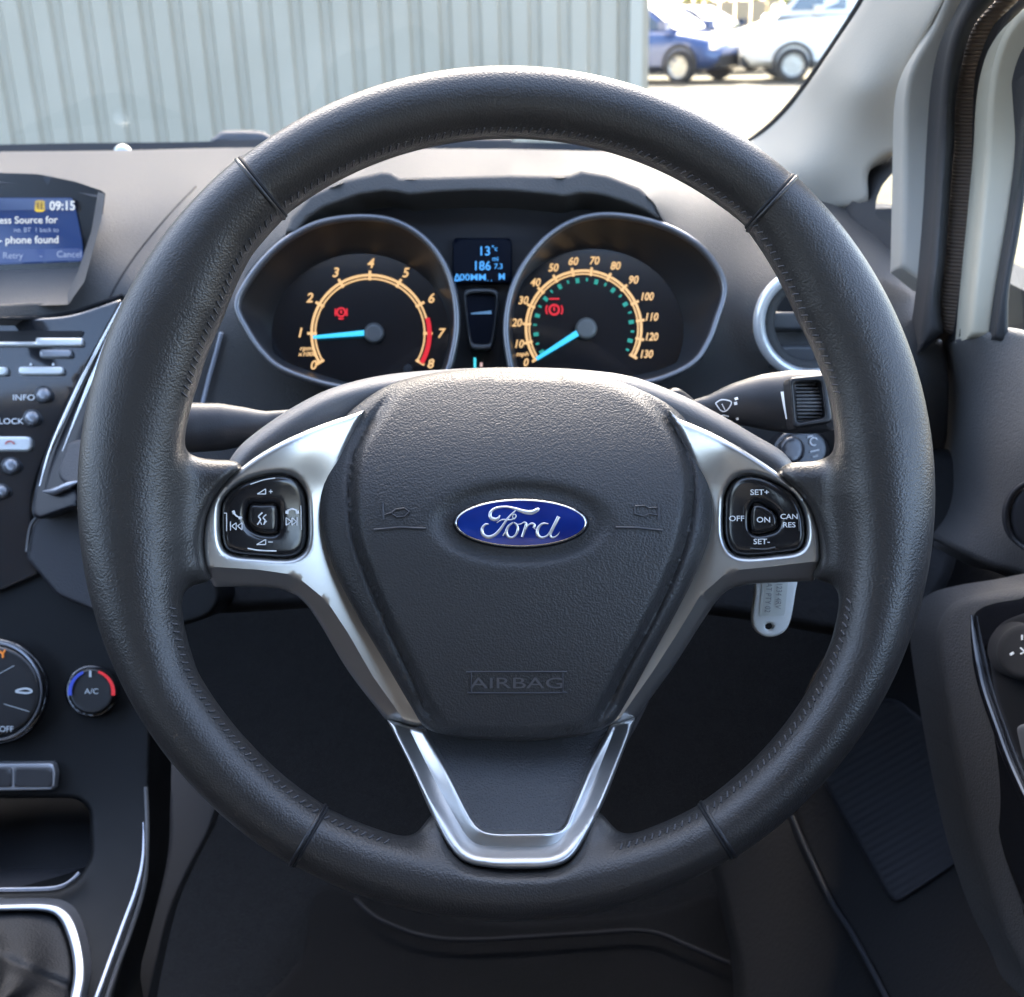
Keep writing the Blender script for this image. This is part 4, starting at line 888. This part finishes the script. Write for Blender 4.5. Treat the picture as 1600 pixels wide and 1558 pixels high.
# ------------------------------------------------ radio panel and centre stack
cs_ = [(0,500,.855),(150,480,.85),(0,800,.84),(100,700,.84),(0,1100,.815),(180,1000,.82),(0,1400,.76),(220,1250,.79),(0,1558,.70),(150,1558,.70)]
rp = thing('radio_panel', P1(40, 640, .86), 'gloss black radio panel with pale bar buttons and round keys under the screen', 'radio')
rpm_ = mat('radio_gloss', (.018,.019,.022), .12, coat=.8, coat_r=.08, var=.03)
relief('faceplate', spl([(-80,498),(0,498),(100,494),(162,476),(190,470),(170,510),(135,580),(95,660),(62,735),(50,790),(52,860),(56,900),(-80,900)], n=5), cs_, rpm_, rp, edge=(5, .003), thick=.02, step=13)
off = lambda k: [(a, b, c-k) for a, b, c in cs_]
relief('disc_slot', fil([(-80,517),(131,517),(127,526),(66,529),(58,533),(-80,533)], 2), off(.0012), blkm, rp, step=8)
key = mat('key_pale', (.62,.64,.64), .3, .35); keyg = mat('key_grey', (.25,.26,.28), .25, .4)
def barkey(x0, y0, x1, y1, r=4, M=key, h=.004, nm='bar_button'): return relief(nm, rect(x0, y0, x1, y1, r), off(h), M, rp, edge=(4, .002), thick=h+.001, step=5)
barkey(-60, 534, 60, 541); barkey(56, 528, 129, 541, 3)
barkey(62, 546, 112, 559, 4, keyg); barkey(29, 573, 99, 586, 5); barkey(-60, 573, 11, 587, 5); barkey(-60, 682, 49, 705, 9)
strokes('phone_mark', [([(8,694),(12,690),(18,690),(22,694)], 2.2)], off(.0045), mat('mark_red', (.5,.05,.04), .5), rp, step=2)
for x, y, r in ((68, 617, 12), (50, 653, 12), (17, 728, 13), (2, 768, 11)):
    relief('round_button', ell(x, y, r+3, r+2, 24), off(.001), blk, rp, edge=(3, .001), thick=.002, step=5)
    relief('round_button', ell(x, y, r, r, 24), off(.006), mat('key_dark', (.22,.23,.25), .22, .5), rp, edge=(8, .005), thick=.006, step=4)
texts('panel_lettering', [('INFO', 37, 621, 9, {'sx': 1.2}), ('CLOCK', 12, 658, 9, {'sx': 1.15}), ('\u25b2', 48, 569, 4), ('\u25b2', 83, 569, 4)], off(.0005), white_ink, rp, lift=.0008)
# angled metallic trim between stack and wheel
tm = thing('console_side_trim', P1(130, 620, .83), 'slanting gloss trim strip between the radio and the wheel rim', 'trim strip')
td = [(190,470,.845),(60,770,.82),(110,770,.80),(300,500,.80)]
band('gloss_strip', [(186,470),(160,520),(130,575),(100,640),(72,705),(56,760),(50,800),(60,812)], [(215,462),(190,520),(170,575),(150,640),(122,705),(120,760),(122,775),(122,790)], td, mat('strip_black', (.010,.010,.012), .35, spec=.2), tm, edge=(6, .004))
ptube('bright_line', spl([(190,473),(160,532),(130,590),(100,655),(76,712),(62,760)], False, 6), [(a, b, c-.004) for a, b, c in td], .0016, chrome, tm, sec=8, taper=.3)
ptube('bright_line', spl([(186,488),(162,545),(140,600),(116,660),(98,705)], False, 6), [(a, b, c-.006) for a, b, c in td], .0016, chrome, tm, sec=8, taper=.5)  # chrome sliver modelled in place of a reflection on the gloss strip
ptube('lower_edge', spl([(68,768),(85,768),(104,760),(124,752)], False, 6), [(a, b, c-.005) for a, b, c in td], .0026, mat('edge_grey', (.3,.31,.34), .3, .6), tm, sec=8, taper=.3)
relief('pocket', spl([(92,742),(100,712),(112,690),(170,690),(170,750),(110,756)], n=5), [(a, b, c-.006) for a, b, c in td], dashdk, tm, edge=(5, .003), thick=.01, step=8)
# ------------------------------------------------ centre console
cc_ = thing('centre_console', P1(80, 1200, .8), 'black lower centre console with storage bay and curved gloss edge', 'console')
relief('stack_panel', spl([(-80,790),(40,800),(122,778),(200,760),(330,900),(330,960),(240,1000),(238,1100),(232,1300),(222,1400),(180,1558),(160,1640),(-80,1640)], n=5), [(a, b, c+.006) for a, b, c in cs_], mat('console_black', (.009,.0095,.010), .5, spec=.18, var=.06), cc_,
       holes=[fil([(-70,1247),(118,1247),(140,1262),(142,1340),(120,1376),(92,1390),(-70,1394)], 12)], edge=(8, .006), thick=.05, step=15)
relief('stack_cheek', np.array([(42,872),(52,820),(64,806),(124,780),(160,770),(160,960),(90,930)], float), off(.006), dashdk, cc_, edge=(5, .004), thick=.01, step=10)
ptube('cheek_edge', spl([(126,779),(90,793),(56,810),(46,830),(42,862)], False, 6), off(.0065), .0012, mat('edge_soft', (.12,.12,.12), .4), cc_, sec=6)
relief('bay_back', np.array([(-80,1240),(150,1240),(150,1400),(-80,1400)], float), [(0,1240,.86),(0,1400,.80),(150,1240,.86)], blkm, cc_, step=20)
relief('bay_floor', fil([(-80,1330),(140,1325),(132,1372),(92,1388),(-80,1392)], 12), [(0,1330,.85),(0,1392,.775),(140,1330,.85)], dashdk, cc_, step=10)
ptube('bay_edge', spl([(-80,1391),(60,1389),(95,1385),(112,1376),(124,1364)], False, 6), off(.001), .0014, mat('edge_grey', (.3,.31,.34), .3, .6), cc_, sec=8)
ptube('side_edge', spl([(224,1285),(224,1340),(214,1390),(192,1450),(170,1510),(148,1570),(120,1640)], False, 8), off(.001), .0022, mat('edge_metal', (.45,.46,.5), .2, .8), cc_, sec=8, taper=.25)
ptube('side_edge', spl([(228,1230),(230,1300),(226,1380),(206,1450),(184,1510),(164,1570)], False, 8), off(-.006), .0016, mat('edge_soft', (.12,.12,.12), .4), cc_, sec=8)
relief('blank_switches', fil([(-80,1193),(83,1192),(88,1208),(85,1234),(-80,1238)], 3), off(.003), mat('switch_frame', (.35,.36,.38), .3, .6), cc_, edge=(2.5, .002), thick=.006, step=8)
for x0, x1 in ((-78, 19), (22, 82)): relief('blank_switch', rect(x0, 1199, x1, 1230, 2), off(.004), mat('switch_black', (.03,.03,.032), .3), cc_, edge=(3, .001), thick=.003, step=8)
# ------------------------------------------------ climate controls
cl = thing('climate_control', P1(60, 1080, .81), 'climate panel with large round fan dial and small red and blue temperature knob', 'climate control')
def knob(cx, cy_, r, h, nm, lab=None):
    pl = relief(nm+'_bezel', ell(cx, cy_, r*1.17, r*1.17, 56), off(.0), gloss, cl, edge=(r*.12, .004), thick=.008, step=r*.22)
    k = relief(nm, ell(cx, cy_, r, r, 56), off(h), mat('knob_black', (.010,.010,.011), .35, coat=.2), cl, edge=(r*.1, .004), thick=h, step=r*.18, label=lab)
    return k
k1 = knob(-8, 1080, 72, .012, 'fan_dial', 'large fan direction dial'); k2 = knob(143, 1080, 36, .010, 'temperature_knob', 'small temperature knob')
ptube('dial_rim', ell(-8, 1080, 72, 76, 64), off(.009), .0011, mat('edge_grey', (.3,.31,.34), .3, .6), k1, closed=True, sec=6)
orange = mat('orange_lamp', (.3,.12,.02), .5, em=lin((225,130,30)), ems=.7); iw = mat('icon_white', (.35,.4,.45), .5, em=lin((120,135,150)), ems=.6)
strokes('orange_icon', [([(-2,1017),(4,1022),(4,1028)], 3), ([(8,1015),(4,1022)], 2.5)], off(.0125), orange, k1, step=2)
texts('dial_lettering', [('OFF', 10, 1139, 9)], off(.0125), iw, k1)
strokes('dial_icons', [([(24,1080),(32,1077),(42,1076),(50,1080),(42,1083),(24,1081)], 3), ([(-14,1060),(22,1040)], .9), ([(6,1100),(46,1112)], .9)], off(.0125), iw, k1, step=2)
redm = mat('temp_red', (.5,.02,.02), .5, em=lin((200,25,35)), ems=.6); blm = mat('temp_blue', (.03,.06,.4), .5, em=lin((40,60,150)), ems=.6)
strokes('temperature_scale', [(arc(143, 1082, 34, 72, -8, 10), [4, 5, 6])], off(.0112), redm, k2, step=2)
strokes('temperature_scale', [(arc(143, 1082, 34, 188, 112, 10), [6, 5, 4])], off(.0112), blm, k2, step=2)
texts('ac_lettering', [('A/C', 143, 1080, 8.5, {'sx': 1.1})], off(.0105), iw, k2, lift=.001)
strokes('knob_mark', [([(141,1048),(141,1058)], 3.5)], off(.0112), iw, k2)
# ------------------------------------------------ gear lever gaiter
gl = thing('gear_lever_gaiter', P1(40, 1500, .70), 'black leather gear lever gaiter inside a silver surround', 'gear gaiter')
gs = spl([(-80,1413),(0,1411),(70,1410),(100,1418),(118,1440),(130,1480),(134,1520),(128,1560),(110,1620),(-80,1640)], n=6)
gi = spl([(-70,1427),(0,1424),(66,1424),(90,1434),(104,1460),(113,1495),(114,1530),(104,1575),(90,1600),(-70,1610)], n=6)
relief('surround', gs, off(.004), mat('surround_silver', (.5,.52,.56), .28, .8), gl, holes=[gi], edge=(6, .004), thick=.02, step=6)
def fold(p):
    a = np.hypot(p[:, 0]+20, p[:, 1]-1570); th = np.arctan2(p[:, 1]-1570, p[:, 0]+20)
    return -.030*np.exp(-(a/95)**2)+.0045*np.sin(th*7+a/24)*np.clip(1-a/170, 0, 1)*np.clip(a/30, 0, 1)+.004*np.exp(-((p[:, 1]-1510-(p[:, 0]-30)*.45)/9)**2)
relief('gaiter', gi, off(-.004), mat('gaiter_leather', (.012,.012,.013), .6, bump=('grain', 700, .5, .0005), spec=.35), gl, edge=(9, .006), step=6, extra=fold, sharp=70)
# ------------------------------------------------ footwell
fw = thing('footwell', P1(700, 1300, 1.1), 'dark carpeted footwell below and behind the steering wheel', 'footwell')
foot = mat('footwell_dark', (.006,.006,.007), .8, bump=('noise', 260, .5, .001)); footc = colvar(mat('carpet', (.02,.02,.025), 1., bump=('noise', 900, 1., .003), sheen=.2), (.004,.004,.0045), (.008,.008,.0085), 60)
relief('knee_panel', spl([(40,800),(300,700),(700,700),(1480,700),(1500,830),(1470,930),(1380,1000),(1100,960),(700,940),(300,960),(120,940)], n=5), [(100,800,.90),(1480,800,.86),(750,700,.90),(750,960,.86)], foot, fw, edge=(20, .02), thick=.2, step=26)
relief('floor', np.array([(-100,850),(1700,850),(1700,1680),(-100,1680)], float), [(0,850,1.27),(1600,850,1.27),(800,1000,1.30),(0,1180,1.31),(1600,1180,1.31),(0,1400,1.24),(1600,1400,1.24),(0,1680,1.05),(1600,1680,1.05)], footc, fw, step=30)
brn = mat('brown_reflection', (.030,.013,.008), .9, bump=('noise', 60, .5, .004))  # unused; brown colour standing in for a warm reflection in the footwell
relief('console_side', spl([(262,1195),(300,1190),(340,1230),(330,1290),(290,1370),(262,1440),(235,1558),(220,1640),(175,1640),(200,1558),(236,1440),(262,1340),(266,1260)], n=5), [(290,1200,.98),(200,1558,.82)], mat('console_side_grey', (.03,.03,.034), .7), fw, edge=(6, .006), thick=.02, step=10)
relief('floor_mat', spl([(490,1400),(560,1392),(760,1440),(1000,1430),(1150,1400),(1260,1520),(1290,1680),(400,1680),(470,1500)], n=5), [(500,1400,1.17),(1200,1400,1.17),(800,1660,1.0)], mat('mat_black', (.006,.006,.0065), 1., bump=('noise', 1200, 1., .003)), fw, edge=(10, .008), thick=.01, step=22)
ptube('mat_fold', spl([(555,1405),(600,1440),(700,1468),(900,1460),(1010,1455),(1080,1480),(1140,1505)], False, 8), [(500,1400,1.155),(1200,1400,1.155),(800,1660,.985)], .0022, mat('mat_edge', (.022,.022,.024), .8), fw, sec=8)
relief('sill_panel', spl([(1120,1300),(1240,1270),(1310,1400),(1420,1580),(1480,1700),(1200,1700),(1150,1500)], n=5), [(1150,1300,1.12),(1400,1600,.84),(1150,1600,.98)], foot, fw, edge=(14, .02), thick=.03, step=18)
# ------------------------------------------------ driver's door (parts of the door empty)
relief('door_panel', spl([(1440,800),(1470,740),(1486,650),(1487,575),(1482,535),(1500,522),(1550,512),(1610,520),(1680,575),(1780,690),(2018,811),(2323,1026),(2330,1760),(2020,1411),(1780,1080),(1680,960),(1600,905),(1549,890),(1500,866),(1462,845),(1430,830)], n=5),
       [(1450,800,.92),(1485,600,.86),(1500,525,.80),(1600,520,.74),(1600,700,.70),(1775,700,.56),(2018,820,.46),(2323,1030,.36),(2020,1400,.46),(2323,1750,.36),(1600,900,.73),(1462,842,.84)], doorm, door, edge=(14, .014), thick=.03, step=12)
relief('handle_recess', ell(1618, 806, 42, 52, 40), [(1580,806,.698),(1640,806,.67),(1600,860,.70)], mat('door_recess', (.04,.04,.045), .5), door, edge=(12, .008), thick=.01, step=7)
tube('recess_rim', P(*ell(1618, 806, 44, 54, 48).T, Dep([(1580,806,.699),(1640,806,.671),(1600,860,.701)])(ell(1618, 806, 44, 54, 48))), .0016, dashdk, door, closed=True, sec=8)
dl = [(1300,1000,1.02),(1480,1000,.92),(1200,1400,1.0),(1500,1400,.84),(1600,1558,.72)]
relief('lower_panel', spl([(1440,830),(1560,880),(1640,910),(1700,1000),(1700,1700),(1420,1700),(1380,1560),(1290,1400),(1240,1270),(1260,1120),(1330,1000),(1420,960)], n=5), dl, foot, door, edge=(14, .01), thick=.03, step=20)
sp_o = fil([(1262,1180),(1330,1100),(1400,1090),(1488,1160),(1500,1250),(1522,1330),(1405,1410),(1390,1404)], 16)
grl = mat('speaker_grille', (.022,.023,.028), .6)
relief('speaker_grille', sp_o, [(a, b, c-.006) for a, b, c in dl], grl, door, edge=(8, .004), thick=.008, step=4, bstep=5,
       extra=lambda p: .0006*np.sin((p[:, 0]*.5+p[:, 1]*.866)*2*np.pi/12.), sharp=80)
ptube('panel_crease', spl([(1238,1276),(1262,1330),(1300,1410),(1332,1460),(1370,1530),(1400,1590)], False, 8), [(a, b, c-.003) for a, b, c in dl], .0022, mat('crease', (.03,.033,.04), .5), door, sec=8)
relief('armrest', spl([(1462,1010),(1470,965),(1495,938),(1540,925),(1600,916),(1700,905),(1760,950),(1760,1640),(1640,1600),(1600,1530),(1565,1460),(1530,1360),(1505,1260),(1480,1130)], n=5),
       [(1465,1000,.76),(1600,920,.68),(1505,1260,.72),(1600,1530,.66),(1700,1200,.60)], doorm, door, edge=(16, .014), thick=.05, step=12)
gd = [(1490,1000,.745),(1600,940,.672),(1530,1260,.705),(1600,1450,.652),(1700,1200,.59)]
relief('switch_panel', spl([(1491,1040),(1496,985),(1515,955),(1550,942),(1600,935),(1700,925),(1750,980),(1750,1560),(1650,1520),(1600,1420),(1560,1320),(1525,1220),(1500,1110)], n=5), gd, gloss, door, edge=(10, .005), thick=.01, step=12, hthick=.004)
ptube('gloss_ridge', spl([(1518,962),(1524,1010),(1536,1070),(1556,1130),(1580,1195),(1610,1260),(1640,1320)], False, 8), [(a, b, c-.003) for a, b, c in gd], .0032, gloss, door, sec=12, taper=.2)
relief('switch_tray', spl([(1545,1010),(1558,978),(1590,960),(1640,950),(1700,960),(1720,1300),(1640,1280),(1600,1210),(1572,1140),(1552,1080)], n=5), [(a, b, c-.002) for a, b, c in gd], mat('tray_black', (.02,.02,.022), .35), door, edge=(8, .005), thick=.006, step=9)
kb = relief('mirror_knob', ell(1600, 1019, 44, 44, 48), [(a, b, c-.012) for a, b, c in gd], mat('knob_dark', (.035,.035,.037), .4), door, edge=(10, .005), thick=.012, step=7)
strokes('knob_symbols', [([(1597,992),(1597,1000)], 3), ([(1578,1023),(1584,1020)], 4), ([(1594,1012),(1600,1018),(1594,1022)], 2.5)], [(a, b, c-.0125) for a, b, c in gd], white_ink, kb, step=2)
relief('window_switch', fil([(1588,1135),(1640,1120),(1660,1200),(1600,1190)], 8), [(a, b, c-.006) for a, b, c in gd], mat('switch_silver', (.4,.41,.43), .3, .7), door, edge=(6, .004), thick=.008, step=7)
